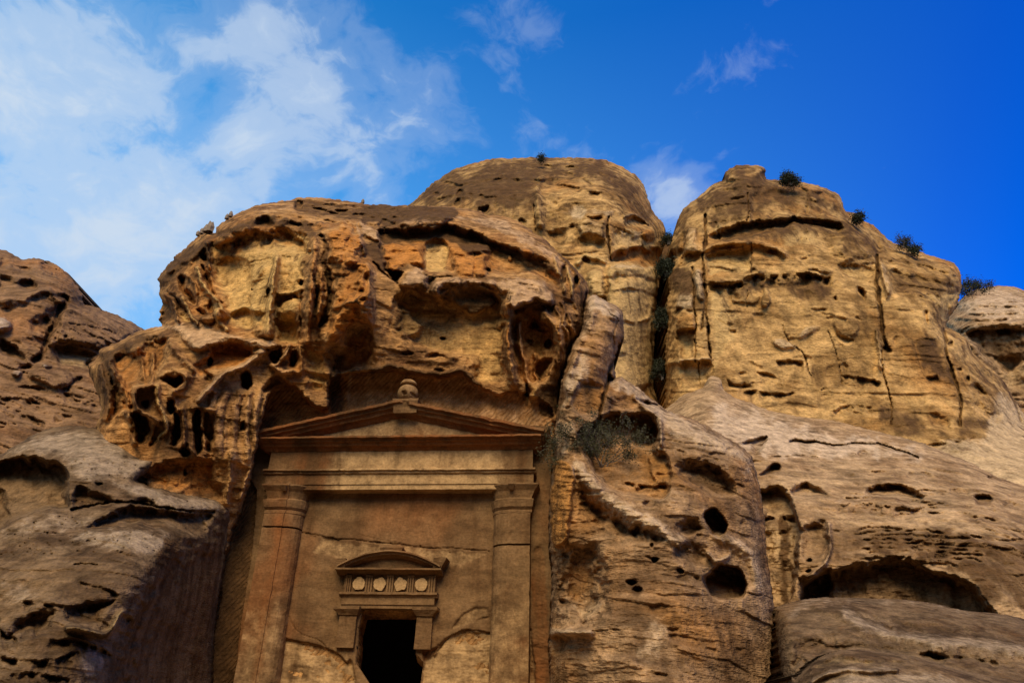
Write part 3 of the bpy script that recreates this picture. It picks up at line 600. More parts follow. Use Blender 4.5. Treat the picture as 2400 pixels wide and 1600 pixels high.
# flutes and pits of the lower left lobe
f += [rec(Z('A', 720,830, 830,740, 900,765, 960,700, 1050,680, 1130,705, 1120,800, 1080,900, 1030,1000, 900,1020, 880,1180, 800,1170, 760,1000), 1.15, 12, 1.1, .7, orange=.6, dark=.35, r=.6),
      rib(Z('A', 740,850, 790,960, 840,1080, 860,1200, 900,1260, 890,1380), 11, .8), rib(Z('A', 1010,800, 1015,900, 1010,1000, 930,1040, 905,1100, 930,1180, 1000,1210, 1060,1250), 8, .7), rib(Z('A', 690,1240, 725,1150, 705,1000, 670,880), 9, .5),
      rib(Z('A', 930,760, 950,900, 980,1000), 8, .35, orange=.7), rib(Z('A', 1130,720, 1180,780, 1290,900), 12, .3), rib(Z('A', 1040,1000, 1060,1100, 1100,1200, 1110,1300, 1050,1360), 8, .6, yellow=.6),
      rec(Z('A', 740,940, 790,1050, 800,1180, 760,1215, 740,1200), .9, 5, dark=.5), rec(Z('A', 880,1200, 950,1190, 1000,1240, 1010,1310, 980,1370, 950,1400, 870,1390, 870,1300), 1.2, 5, dark=.5),
      rec(Z('A', 960,1130, 1000,1110, 1002,1160, 970,1172), .7, 3, dark=.4), rec(Z('A', 1170,1180, 1205,1250, 1205,1350, 1160,1412, 1120,1400, 1155,1300), 1.4, 4, dark=.6),
      rec(Z('A', 1290,1200, 1340,1178, 1362,1300, 1352,1440, 1310,1482, 1290,1400), 1.6, 4, dark=.45), rec(Z('A', 1375,1190, 1430,1220, 1442,1350, 1422,1450, 1372,1440), .9, 5, dark=.45),
      rec(Z('A', 1185,1440, 1240,1395, 1272,1460, 1250,1492, 1200,1492), .8, 4, dark=.4), rec(Z('A', 1600,1240, 1640,1225, 1645,1290, 1590,1312), .8, 4, dark=.5), rec(Z('A', 1130,1080, 1172,1100, 1172,1180, 1130,1190), .8, 4, dark=.5),
      rec(Z('A', 1055,955, 1120,918, 1200,928, 1232,980, 1160,1020, 1120,990), 1.0, 5, orange=.4), rec(Z('A', 1040,1270, 1090,1300, 1080,1360, 1000,1420, 990,1380), .4, 6, yellow=.9),
      rib(Z('A', 1215,1150, 1235,1280, 1225,1400, 1270,1440, 1340,1490, 1400,1490), 7, .5), rib(Z('A', 1150,1020, 1140,1080, 1180,1160), 8, .4), rib(Z('A', 1280,1150, 1340,1160, 1440,1180), 9, .3),
      rec(Z('F', 830,330, 950,240, 1060,200, 1200,190, 1300,165, 1330,300, 1380,430, 1200,425, 1000,385), .6, 14, 1.0, .5, orange=.6, r=1.2), el(*Z('F', 1125,290)[0], 5, 8, .5, dark=.4),
      rib(Z('F', 1560,230, 1500,330, 1465,430), 6, .3, pale=.5), rib(Z('F', 1420,170, 1400,330, 1390,460), 10, .3)]
for x, w in ((1470, 14), (1560, 10), (1640, 8), (1700, 9), (1400, 8)):
    f += [rib(Z('A', x+40,1060, x+5,1200, x,1350, x+10,1500), w*1.3, .16, pale=.3), crk(Z('A', x+62,1100, x+30,1250, x+32,1480), 4, .12, dark=.3)]
f += [flat(NICHE, plane_D(.12), 7)]
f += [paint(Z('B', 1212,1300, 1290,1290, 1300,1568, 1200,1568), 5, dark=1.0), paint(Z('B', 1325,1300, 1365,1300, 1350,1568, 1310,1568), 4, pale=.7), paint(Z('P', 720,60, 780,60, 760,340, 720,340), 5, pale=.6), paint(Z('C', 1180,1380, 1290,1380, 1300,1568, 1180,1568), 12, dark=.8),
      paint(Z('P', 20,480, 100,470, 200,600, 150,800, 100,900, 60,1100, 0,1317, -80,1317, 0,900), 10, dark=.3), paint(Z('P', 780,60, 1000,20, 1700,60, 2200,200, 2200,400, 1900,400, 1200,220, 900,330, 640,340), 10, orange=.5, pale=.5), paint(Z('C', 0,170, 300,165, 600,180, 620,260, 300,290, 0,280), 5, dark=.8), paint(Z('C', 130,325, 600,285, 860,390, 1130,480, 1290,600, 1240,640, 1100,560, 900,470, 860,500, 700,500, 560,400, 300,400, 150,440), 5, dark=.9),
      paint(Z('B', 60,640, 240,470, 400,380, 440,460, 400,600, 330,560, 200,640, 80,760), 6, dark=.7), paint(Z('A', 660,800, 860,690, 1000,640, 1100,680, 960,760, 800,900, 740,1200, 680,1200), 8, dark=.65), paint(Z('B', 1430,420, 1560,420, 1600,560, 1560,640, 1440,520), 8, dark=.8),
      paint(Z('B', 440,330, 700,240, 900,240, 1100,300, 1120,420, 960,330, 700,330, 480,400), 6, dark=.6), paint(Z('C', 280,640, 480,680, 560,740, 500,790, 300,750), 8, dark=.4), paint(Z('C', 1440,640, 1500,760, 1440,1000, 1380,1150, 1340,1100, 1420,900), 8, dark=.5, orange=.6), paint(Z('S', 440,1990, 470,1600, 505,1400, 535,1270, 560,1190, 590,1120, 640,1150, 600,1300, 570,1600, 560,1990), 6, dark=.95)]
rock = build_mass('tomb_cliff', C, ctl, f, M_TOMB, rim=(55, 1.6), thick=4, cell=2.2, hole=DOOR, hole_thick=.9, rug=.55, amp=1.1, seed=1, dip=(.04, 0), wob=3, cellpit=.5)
tag(rock, 'fluted red-brown sandstone cliff with hollow alcoves above the carved tomb', None, None, 'structure')

# ------------------------------------------------------------------ slab and pitted boulder right of the tomb
C = Z('C', 1500,795, 1530,775, 1560,778, 1640,820, 1700,850, 1738,880, 1740,960, 1748,1050, 1735,1070, 1722,1110, 1712,1095, 1690,1180, 1680,1250, 1695,1320, 1665,1345).tolist()
C += Z('G', 372,78, 420,72, 460,90, 520,130, 600,190, 660,235, 760,270, 850,310, 940,360, 1020,410, 1068,455, 1090,520, 1112,620, 1130,760, 1142,900, 1160,1050, 1180,1200, 1200,1400, 1218,1568).tolist()
C += Z('S', 1850,2000, 1292,2000).tolist()
C += Z('G', 84,1568, 80,1400, 86,1200, 90,1000, 76,900, 76,750, 82,600, 92,490, 105,350, 115,240, 130,130, 155,0).tolist()
C += Z('C', 1320,1400, 1345,1290, 1370,1190, 1405,1100, 1460,1015, 1475,900).tolist()
ctl = [(1390,700,16.6),(1450,740,16.4),(1400,800,15.6),(1330,950,15.0),(1430,880,15.8),(1300,1100,14.9),(1300,1400,14.4),(1300,1600,14.2),(1420,1100,14.6),(1550,960,16.0),(1650,1010,15.6),(1740,1060,15.6),(1780,1200,15.2),
       (1600,1150,14.2),(1600,1400,13.5),(1800,1400,14.8),(1835,1600,14.6),(1550,1600,12.9),(1400,1500,13.6),(1600,1990,12.2),(1300,1990,13.5),(1850,1990,14)]
f = [crk(Z('S', 1440,845, 1432,885, 1415,930, 1402,985, 1398,1010), 8, 1.3, dark=.8), rec(Z('G', 215,340, 330,265, 400,240, 480,250, 560,245, 610,295, 612,380, 600,430, 650,450, 668,560, 662,640, 620,680, 560,680, 430,660, 340,600, 280,500, 235,420), 1.6, 7, 1.15, .45, orange=.45, r=.7),
     rec(Z('G', 480,330, 560,270, 605,310, 600,400, 540,420, 480,400), .5, 8, orange=.5), ledge(Z('G', 420,570, 520,600, 600,600, 665,590), .35, 10), crk(Z('G', 530,430, 600,440, 590,420), 2, .2), rec(Z('G', 560,470, 630,450, 660,560, 640,590, 590,600), -.3, 6, orange=.5),
     rib(Z('G', 215,515, 300,595, 360,665, 450,725, 540,775, 615,795, 655,840, 710,872), 26, .22, pale=.95), rec(Z('G', 220,560, 330,680, 460,760, 590,800, 660,860, 560,880, 420,860, 300,800, 220,700), .55, 22, dark=.6),
     rec(Z('G', 160,900, 300,880, 370,1000, 390,1100, 380,1180, 330,1240, 240,1262, 170,1205, 100,1180, 100,950), .9, 22, .9, 1.0, orange=.35, dark=.25), paint(Z('G', 160,1180, 240,1150, 380,1150, 360,1220, 250,1260), 10, pale=.4, yellow=.3),
     rec(Z('G', 685,515, 760,480, 860,488, 950,540, 992,610, 972,662, 890,665, 810,622, 730,565), 1.0, 9, 1.1, .6, dark=.35), rec(Z('G', 835,770, 850,735, 890,715, 925,735, 948,790, 935,832, 895,848, 850,815), 1.7, 3, 1.3, .6, dark=.2),
     rec(Z('G', 830,1068, 870,1020, 925,975, 1000,1008, 1042,1078, 1032,1140, 970,1167, 900,1160, 842,1108), 2.0, 4, 1.3, .6, dark=.2), el(*Z('G', 600,965)[0], 9, 8, .7, dark=.6), el(*Z('G', 480,1075)[0], 13, 10, .5, dark=.6),
     el(*Z('G', 510,1110)[0], 12, 9, .35, dark=.4), el(*Z('G', 720,1025)[0], 10, 7, .4, dark=.5), el(*Z('G', 570,690)[0], 16, 9, .2, dark=.4), el(*Z('G', 580,895)[0], 7, 6, .25, dark=.4), rec(Z('G', 505,175, 560,188, 620,212, 600,222, 540,208), .8, 3, dark=.5),
     rec(Z('G', 690,780, 790,760, 820,830, 740,860), .35, 8, dark=.3), rec(Z('G', 700,900, 830,890, 900,960, 800,1010, 720,980), .3, 12, dark=.3), rib(Z('G', 860,930, 900,965, 960,940), 8, .3, pale=.5),
     rec(Z('G', 85,1350, 130,1335, 185,1350, 155,1415, 95,1425), .6, 5, dark=.3), rib(Z('G', 80,1320, 190,1310, 280,1320), 12, .5, pale=.7), crk(Z('G', 110,1300, 300,1305, 420,1300), 2, .15), crk(Z('G', 1050,1130, 1120,1150, 1175,1165), 2, .25, dark=.4),
     paint(Z('G', 640,1320, 800,1300, 1000,1290, 1100,1400, 1100,1568, 800,1568, 700,1440), 22, dark=.4, r=1.3), paint(Z('G', 560,1250, 700,1280, 640,1450, 560,1500, 480,1400), 30, pale=.55),
     rec(Z('G', 85,492, 185,502, 205,600, 165,865, 82,885), -.35, 6, orange=1.0, r=.8), ledge(Z('G', 70,888, 120,885, 170,880), .5, 20), ledge(Z('G', 85,490, 130,488, 185,492), .35, 8, lip=.8),
     paint(Z('G', 370,78, 460,88, 600,190, 700,245, 900,340, 1060,450, 1080,500, 960,470, 820,420, 700,380, 620,300, 560,260, 480,170, 380,140), 12, pale=.95), paint(Z('G', 650,430, 900,470, 1080,500, 1090,600, 960,520, 800,460), 16, pale=.5),
     rib(Z('G', 500,170, 560,230, 620,270, 620,400), 8, .35, pale=.5), rec(Z('G', 370,170, 480,170, 500,230, 380,240), .2, 10, r=1.4),
     paint(Z('G', 160,10, 260,60, 330,80, 220,110, 180,200, 130,220), 10, pale=.9), rec(Z('G', 200,130, 230,90, 300,80, 360,120, 340,200, 320,250, 240,250, 160,220), .3, 8, orange=.55, dark=.3),
     rec(Z('C', 1500,800, 1560,785, 1640,830, 1720,880, 1700,960, 1620,920, 1540,880, 1500,900), -.3, 8, .0, 1.0, pale=1.0, r=.5), crk(Z('C', 1600,840, 1650,890, 1690,930, 1700,960), 2, .25, dark=.5),
     rib(Z('C', 1520,900, 1480,1020, 1420,1140, 1380,1280, 1350,1400), 16, .4, pale=.4), crk(Z('C', 1700,950, 1670,1050, 1680,1180, 1660,1300), 4, .3, dark=.5), paint(Z('C', 1400,1150, 1520,1120, 1560,1260, 1460,1380, 1340,1500, 1320,1420), 14, pale=.8),
     paint(Z('G', 100,270, 210,290, 210,400, 100,480), 8, pale=.6), crk(Z('G', 110,345, 200,360), 3, .2), rib(Z('G', 900,840, 1000,880, 1080,960, 1100,1100), 22, .25, pale=.7), paint(Z('G', 280,640, 340,600, 200,520, 200,560), 8, pale=.4)]
for k in range(26):
    rs = np.random.RandomState(k+50); x = rs.uniform(560, 1080); y = rs.uniform(380, 1540)
    f += [ledge(Z('G', x-60,y+4, x-20,y-3, x+20,y+2, x+60,y+10), .14, 6, dark=.25)]
o = build_mass('pitted_rock_slab', C, ctl, f, M_SLAB, rim=(45, 1.6), thick=3.5, cell=2.2, rug=.55, amp=.9, seed=3, dip=(.10, 0), strata=1.4, wob=2.5)
tag(o, 'tall grey-brown rock slab with round holes immediately right of the tomb', None, None, 'structure')

# ------------------------------------------------------------------ rounded dome behind
C = Z('S', 940,492, 960,480, 985,455, 1010,432, 1035,414, 1070,395, 1110,382, 1150,373, 1200,371, 1240,368, 1300,369, 1352,369).tolist()
C += Z('D', 80,58, 200,72, 300,112, 370,150, 400,170, 440,212, 470,270, 490,345, 520,410, 535,440, 580,490, 600,545, 600,600, 590,640, 575,700, 560,780, 565,850, 545,950, 538,1050, 540,1200, 520,1350, 520,1568).tolist()
C += Z('S', 1538,1100, 900,1100, 900,560).tolist()
ctl = [(950,490,42),(1100,385,44),(1250,370,45),(1400,375,44),(1490,430,43),(1550,540,40),(1250,450,39),(1100,470,39),(1400,440,39),(1450,500,37),(1300,560,36.5),(1400,620,35.5),(1450,700,34.5),(1380,800,34),(1480,950,33),(1100,800,35),(1540,700,36),(1540,900,35.5),(950,1000,34)]
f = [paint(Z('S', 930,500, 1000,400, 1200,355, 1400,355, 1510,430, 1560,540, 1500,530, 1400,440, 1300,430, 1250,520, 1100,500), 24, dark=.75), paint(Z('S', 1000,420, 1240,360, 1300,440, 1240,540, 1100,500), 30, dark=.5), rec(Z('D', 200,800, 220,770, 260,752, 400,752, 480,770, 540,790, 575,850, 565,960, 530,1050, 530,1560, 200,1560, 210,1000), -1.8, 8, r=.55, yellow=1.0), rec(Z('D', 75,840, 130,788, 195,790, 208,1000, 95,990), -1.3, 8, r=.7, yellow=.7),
     paint(Z('D', 205,790, 260,752, 400,752, 540,790, 400,790, 260,800), 5, pale=.7), rec(Z('D', 220,850, 300,800, 420,800, 540,850, 540,900, 400,870, 260,900), .7, 8, yellow=.6, orange=.4), ledge(Z('D', 220,960, 300,930, 420,930, 540,970), .5, 14),
     ledge(Z('D', 280,1150, 340,1140, 400,1160), .4, 12), ledge(Z('D', 260,1360, 340,1350, 420,1370), .3, 8), rib(Z('D', 520,1000, 500,1100, 440,1140), 6, .5), crk(Z('D', 525,1050, 510,1200, 520,1400), 3, .5, dark=.4),
     rec(Z('D', 250,715, 300,672, 400,652, 500,655, 570,660, 565,790, 480,770, 400,748, 260,748), 2.6, 5, 1.1, .8, orange=.95, dark=.25), rec(Z('D', 240,540, 260,500, 340,560, 440,560, 540,560, 550,640, 440,662, 300,660, 250,640), .8, 8, yellow=1.0, r=.3),
     rec(Z('D', 330,480, 400,445, 450,470, 485,500, 450,545, 370,548, 330,520), 1.6, 5, 1.2, .4, yellow=.5, orange=.3), rib(Z('D', 330,450, 400,436, 460,470, 500,500), 5, .6, pale=.5), el(*Z('D', 500,580)[0], 18, 18, -.9, orange=.8), crk(Z('D', 215,448, 222,560, 238,660, 248,740), 5, 2.2, dark=.85),
     rec(Z('D', 10,520, 80,460, 190,462, 212,540, 190,600, 130,580, 80,570, 30,600), -.8, 7, pale=.3, r=.9), rec(Z('D', 0,600, 60,585, 200,600, 200,660, 30,660), .7, 8, yellow=.6), el(*Z('D', 65,742)[0], 8, 8, .5), rib(Z('D', 20,760, 80,720, 200,740), 9, .5, yellow=.8),
     paint(Z('D', 0,370, 60,378, 150,400, 290,425, 200,445, 80,440, 0,490, -90,440), 8, pale=1.0, r=.5), ledge(Z('D', 180,408, 280,425, 380,420), .6, 6, dark=.4), ledge(Z('D', -60,510, 20,490, 60,450, 200,445), .9, 10), paint(Z('D', 255,545, 440,545, 520,560, 500,640, 300,650), 8, yellow=1.0, pale=.3),
     crk(Z('C', 1160,190, 1162,280, 1165,350), 3, .8, dark=.7), rib(Z('C', 1190,0, 1175,80, 1185,180, 1200,300), 14, .9, yellow=.4), rec(Z('C', 775,190, 850,175, 852,220, 805,238), 1.5, 4, dark=.7), el(*Z('C', 645,90)[0], 8, 12, 1.2, .5, dark=.5), el(*Z('C', 640,160)[0], 8, 16, 1.0, .2, dark=.5),
     el(*Z('C', 490,90)[0], 10, 7, .8, dark=.4), el(*Z('C', 390,120)[0], 8, 10, .9, .4, dark=.4), el(*Z('C', 585,25)[0], 22, 6, .8, .3, dark=.5), rec(Z('C', 1220,0, 1330,0, 1320,40, 1240,60), 1.0, 6, dark=.4), el(*Z('C', 1080,290)[0], 10, 8, .8, dark=.6),
     rec(Z('C', 1200,200, 1320,130, 1340,280, 1240,320), .9, 14, yellow=.6), rec(Z('C', 1330,190, 1440,160, 1500,210, 1400,300, 1340,290), .7, 10, yellow=.4, r=.8), rec(Z('C', 1240,345, 1370,342, 1360,430, 1240,420), .8, 7, dark=.55), el(*Z('C', 1500,545)[0], 10, 8, .7),
     ledge(Z('S', 1150,395, 1260,384, 1380,392, 1460,430), 1.0, 8, dark=.3), ledge(Z('S', 1020,440, 1150,415, 1300,425, 1480,470), .9, 12), ledge(Z('S', 1000,470, 1100,450, 1240,470), .6, 10), ledge(Z('S', 1290,398, 1340,402, 1400,430), .8, 8, dark=.5)]
for k, x in enumerate((1085, 1105, 1130, 1160, 1180, 1205)): f.append(crk(Z('S', x,445+k*3, x+2,480, x-1,520), 3, .3, dark=.35))
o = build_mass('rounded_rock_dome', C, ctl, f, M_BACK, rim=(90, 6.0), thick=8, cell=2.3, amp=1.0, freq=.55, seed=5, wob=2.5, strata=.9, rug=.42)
tag(o, 'rounded ochre rock dome standing farther back behind the tomb cliff', None, None, 'structure')

# ------------------------------------------------------------------ cliff with vertical clefts at right
C = Z('D', 632,660, 645,600, 660,540, 680,465, 700,425, 735,380, 780,345, 850,290, 900,245, 940,225, 985,208, 990,185, 1002,152, 1050,120, 1090,106, 1200,104, 1245,115, 1268,140, 1262,165, 1280,198,
      1380,205, 1480,212, 1560,228, 1650,250, 1700,275, 1755,305, 1785,370, 1800,410, 1870,430, 1920,475, 1990,510).tolist()
C += Z('E', 900,368, 960,412, 1060,440, 1170,482, 1290,520, 1320,560, 1337,610, 1330,690, 1300,780, 1252,862, 1275,895, 1370,955, 1400,1030, 1500,1110, 1590,1210, 1660,1330).tolist()
C += Z('S', 2420,985, 2560,1080, 2700,1200, 2700,1500, 1540,1500, 1545,1100).tolist()
C += Z('D', 600,1568, 590,1400, 605,1250, 612,1150, 600,1050, 622,950, 618,870, 640,800, 655,720).tolist()
ctl = [(1580,600,36),(1620,500,38),(1700,400,39),(1750,385,39.5),(1850,430,38.5),(1980,480,38),(2080,560,38),(2200,610,37),(2240,660,36),(2200,760,33.5),(1600,700,33.5),(1600,900,32.5),(1800,520,35.5),(1800,640,34),(1800,800,33),(1850,900,32.5),
       (2000,700,33.5),(2000,900,32.5),(2100,800,33),(2150,950,32),(2250,950,32),(2300,900,34),(2400,1000,34),(1650,850,32.5),(1700,1000,31),(2000,1050,31),(2200,1030,30.5),(2400,1100,28),(2600,1200,28),(2300,1300,25),(1700,1400,27)]
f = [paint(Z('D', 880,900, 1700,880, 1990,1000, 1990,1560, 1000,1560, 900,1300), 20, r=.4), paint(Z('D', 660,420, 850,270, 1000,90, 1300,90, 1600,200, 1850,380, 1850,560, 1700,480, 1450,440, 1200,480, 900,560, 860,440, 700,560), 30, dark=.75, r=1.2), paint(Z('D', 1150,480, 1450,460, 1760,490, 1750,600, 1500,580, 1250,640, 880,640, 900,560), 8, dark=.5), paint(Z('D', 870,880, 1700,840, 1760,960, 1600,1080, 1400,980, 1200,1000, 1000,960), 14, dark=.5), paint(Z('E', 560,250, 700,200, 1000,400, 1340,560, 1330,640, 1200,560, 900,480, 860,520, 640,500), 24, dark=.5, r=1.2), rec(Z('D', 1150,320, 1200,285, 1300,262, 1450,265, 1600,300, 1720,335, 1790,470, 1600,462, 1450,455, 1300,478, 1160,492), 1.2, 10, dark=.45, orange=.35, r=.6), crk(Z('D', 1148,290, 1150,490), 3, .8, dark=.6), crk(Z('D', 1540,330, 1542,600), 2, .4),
     rec(Z('D', 880,600, 905,540, 1000,520, 1100,500, 1300,475, 1450,462, 1600,468, 1755,485, 1790,530, 1750,572, 1650,550, 1500,500, 1380,520, 1280,570, 1180,602, 1000,608), 2.6, 5, 1.3, .6, dark=.35), ledge(Z('D', 890,600, 1000,600, 1100,600, 1200,590), .5, 8),
     ledge(Z('D', 1140,500, 1300,480, 1450,462, 1600,470, 1760,490), 1.0, 12, e=3, lip=.6), rec(Z('D', 880,420, 960,340, 1140,320, 1150,480, 1000,520, 890,540), .3, 12, r=1.2, dark=.25), crk(Z('D', 935,470, 950,600), 3, .6), el(*Z('D', 950,520)[0], 10, 20, -.3, yellow=1.0),
     rib(Z('D', 850,680, 930,625, 1050,618, 1180,640, 1300,650, 1400,690), 8, .8, r=1.3), rec(Z('D', 865,740, 900,700, 980,672, 1060,668, 1160,672, 1168,800, 1050,830, 880,845), 1.2, 6, 1.2, .2, r=.25, yellow=1.0), rib(Z('D', 880,790, 960,780, 1040,790, 1140,800), 8, .4),
     crk(Z('D', 1168,640, 1170,820), 4, .6, dark=.6), rec(Z('D', 1250,690, 1350,655, 1420,695, 1380,700), .8, 4, dark=.3), ledge(Z('D', 1240,690, 1330,650, 1410,692), .6, 8), ledge(Z('D', 1430,700, 1480,715, 1550,715), .3, 5),
     paint(Z('D', 1280,590, 1400,520, 1540,510, 1700,600, 1550,680, 1400,640), 18, yellow=.8, r=.35), ledge(Z('D', 1460,580, 1490,590, 1520,570), .3, 5), rec(Z('D', 1560,600, 1700,560, 1760,640, 1700,700, 1600,640), .3, 12, r=1.5),
     ledge(Z('D', 860,880, 950,895, 1050,880, 1120,850, 1200,835, 1300,835, 1450,832, 1600,828, 1700,835, 1780,860), 1.5, 20, e=4, lip=.55, dark=.5), rib(Z('D', 1170,800, 1200,785, 1230,810), 5, .4), rib(Z('D', 1560,800, 1620,790, 1700,810), 6, .4),
     crk(Z('D', 868,430, 873,560, 850,700, 856,850, 872,1000, 885,1200, 908,1400), 5, 2.0, dark=.75), crk(Z('D', 780,800, 788,1000, 790,1200, 800,1400), 4, 1.4, dark=.6), crk(Z('D', 822,1400, 822,1568), 2, .5), crk(Z('D', 860,900, 862,1060, 830,1200), 4, .6, dark=.5),
     rec(Z('D', 730,560, 760,520, 825,515, 830,600, 825,680, 735,680), -1.0, 8, pale=.4), rec(Z('D', 700,560, 730,560, 730,660, 720,760, 690,720), .8, 5, dark=.4), rec(Z('D', 690,790, 720,700, 832,690, 832,760, 760,780), 2.0, 5, dark=.5), rec(Z('D', 640,640, 690,640, 700,700, 650,800), .7, 5, dark=.5),
     paint(Z('D', 622,850, 680,800, 780,800, 785,940, 700,980, 630,960), 6, dark=.85, r=.8), rec(Z('D', 790,820, 840,800, 860,900, 855,1000, 800,980), -.6, 5, pale=.8, r=1.3), rec(Z('D', 658,1240, 700,1200, 785,1190, 790,1230, 780,1390, 700,1400, 680,1330), 1.3, 5, 1.2, .4, r=.3, yellow=.6, orange=.3),
     rec(Z('D', 640,1120, 660,1070, 700,1060, 690,1100), .9, 4, dark=.5), rec(Z('D', 660,960, 780,960, 780,1060, 640,1060), -.3, 10, pale=.7), rec(Z('D', 620,1100, 780,1080, 790,1190, 680,1200), -.4, 9, orange=.6, r=1.4), rib(Z('D', 700,1400, 780,1390, 900,1400), 5, .6, pale=.5),
     rec(Z('D', 700,1420, 890,1410, 900,1568, 720,1568), .5, 9, yellow=.5, r=.5), rib(Z('D', 610,1440, 660,1410, 700,1420), 8, .5, yellow=.5), paint(Z('D', 880,930, 1050,960, 1100,1200, 980,1400, 920,1500, 900,1200), 20, yellow=1.0, r=.45),
     rec(Z('D', 1230,1030, 1252,935, 1290,932, 1300,1030, 1260,1058), -.5, 4), crk(Z('D', 1130,930, 1128,1040), 3, .5, dark=.5), rib(Z('D', 1050,960, 1070,1000, 1180,1010, 1220,980), 5, .3), ledge(Z('D', 880,920, 1000,930, 1100,950), .3, 8),
     el(*Z('D', 1380,1290)[0], 34, 14, -.3, .3, pale=.7, r=.5), el(*Z('D', 1560,1230)[0], 36, 12, -.25, -.4, pale=.5), ledge(Z('D', 1330,1400, 1400,1408, 1520,1415), .9, 8, dark=.3), ledge(Z('D', 1020,1195, 1050,1205, 1080,1190), .4, 6),
     crk(Z('D', 1390,1175, 1400,1230, 1450,1300, 1500,1350, 1530,1400, 1545,1470, 1570,1500), 2.2, .35, dark=.4), crk(Z('D', 1690,1230, 1720,1320, 1740,1400, 1780,1500, 1790,1560), 2.2, .35, dark=.4), ledge(Z('D', 1080,1100, 1200,1080, 1260,1090), .25, 8),
     ledge(Z('D', 1060,1490, 1200,1470, 1330,1500, 1400,1520), .5, 8), ledge(Z('D', 1500,1040, 1600,1060, 1700,1050), .3, 8), ledge(Z('D', 1000,1530, 1040,1560, 1150,1560, 1200,1530), .5, 8),
     rec(Z('D', 1875,930, 1900,915, 1932,940, 1942,985, 1920,1010, 1895,975), 1.6, 4, dark=.5), rec(Z('D', 1720,980, 1740,970, 1745,1000, 1725,1005), .9, 3, dark=.4), rec(Z('D', 1705,1120, 1800,1072, 1880,1120, 1900,1190, 1860,1262, 1740,1212), -.25, 6, r=.6), ledge(Z('D', 1730,1220, 1800,1240, 1870,1275), .5, 9),
     rec(Z('E', 590,450, 640,380, 700,330, 800,340, 832,400, 860,500, 800,530, 740,535, 640,510), -.7, 16, r=2.0), ledge(Z('E', 640,520, 740,540, 860,520), .7, 16), rec(Z('E', 670,240, 740,230, 800,290, 860,350, 900,440, 860,470, 820,400, 700,310), .9, 7, r=1.4, dark=.5),
     rec(Z('E', 660,540, 740,545, 850,560, 830,620, 760,640, 680,600), .5, 9, yellow=.6), crk(Z('E', 865,480, 857,560, 853,650, 868,760, 885,880, 905,960, 925,1005), 8, 2.2, dark=.85), crk(Z('E', 885,1010, 900,1120, 920,1220, 940,1350, 945,1430), 3, .8, dark=.5), rib(Z('E', 880,530, 890,600, 920,700, 920,640), 9, .5),
     rib(Z('E', 850,900, 875,1000, 895,1120), 6, .5, pale=.4), rec(Z('E', 870,520, 920,540, 935,660, 900,740), -.4, 6, pale=.4), rec(Z('E', 930,560, 1020,555, 1150,575, 1310,640, 1320,690, 1200,720, 1120,700, 1060,680, 960,690), .8, 8, dark=.6, r=1.3), ledge(Z('E', 900,500, 1040,500, 1180,540, 1330,600), .9, 10),
     rec(Z('E', 1120,690, 1320,690, 1300,780, 1260,860, 1220,840, 1160,740), 1.0, 9, yellow=.9, r=.3), ledge(Z('E', 1090,700, 1180,730, 1240,800), .3, 8), paint(Z('E', 1070,960, 1200,945, 1250,1050, 1300,1200, 1270,1210, 1170,1160, 1100,1080), 8, dark=.9, r=1.3), ledge(Z('E', 1060,965, 1140,945, 1230,970), .5, 10),
     ledge(Z('E', 1095,1150, 1150,1165, 1215,1165), .6, 7, dark=.3), paint(Z('E', 880,1340, 980,1330, 1080,1340, 1120,1420, 1160,1510, 960,1510), 8, dark=.5), paint(Z('E', 1310,1440, 1380,1350, 1480,1400, 1495,1450, 1400,1510, 1320,1515), 8, dark=.4), rec(Z('E', 1160,1380, 1260,1390, 1280,1470, 1170,1450), .4, 8, dark=.4),
     rec(Z('E', 1130,800, 1150,800, 1160,880, 1130,870), .5, 5), el(*Z('E', 1285,900)[0], 24, 10, .9, .3, dark=.5), el(*Z('E', 1270,985)[0], 10, 8, .8, dark=.4), rec(Z('E', 1380,1210, 1430,1200, 1480,1270, 1400,1240), 1.0, 5, dark=.5), el(*Z('E', 1365,1180)[0], 6, 9, .8, dark=.5), el(*Z('E', 1320,1130)[0], 8, 6, .6, dark=.5),
     rec(Z('E', 1400,1060, 1500,1130, 1540,1220, 1440,1180), .7, 10, dark=.4), crk(Z('E', 1240,900, 1250,1050, 1290,1180, 1330,1300, 1330,1440), 7, 1.2, dark=.6), crk(Z('E', 1560,1170, 1640,1300, 1680,1400), 6, .8, dark=.6), rec(Z('E', 1400,1290, 1560,1360, 1530,1420, 1420,1360), .6, 10),
     ledge(Z('E', 660,1145, 760,1165, 850,1180, 905,1195), .9, 9, dark=.4), ledge(Z('E', 560,1090, 640,1070, 700,1100), .5, 9), ledge(Z('E', 100,1240, 220,1240, 330,1250, 400,1240), .7, 8, dark=.3), ledge(Z('E', 600,1370, 700,1330, 830,1340), .5, 12), ledge(Z('E', 0,1170, 60,1200, 140,1180), .5, 8),
     paint(Z('E', 1100,1540, 1400,1500, 1480,1380, 1530,1250, 1600,1250, 1900,1500, 1900,1900, 1000,1900), 14, pale=.9, r=.8), ledge(Z('E', 960,1515, 1100,1530, 1300,1525, 1450,1480), .5, 6, lip=-.5),
     ledge(Z('D', 880,330, 1000,260, 1150,240, 1290,250), .7, 8), ledge(Z('D', 1290,205, 1450,225, 1600,260, 1740,310), .7, 7), ledge(Z('D', 990,210, 1100,195, 1270,205), .7, 7, dark=.4), ledge(Z('D', 900,390, 1000,330, 1140,300), .5, 8, dark=.3), rec(Z('D', 1005,160, 1100,125, 1240,130, 1255,190, 1000,205), .2, 6, dark=.2),
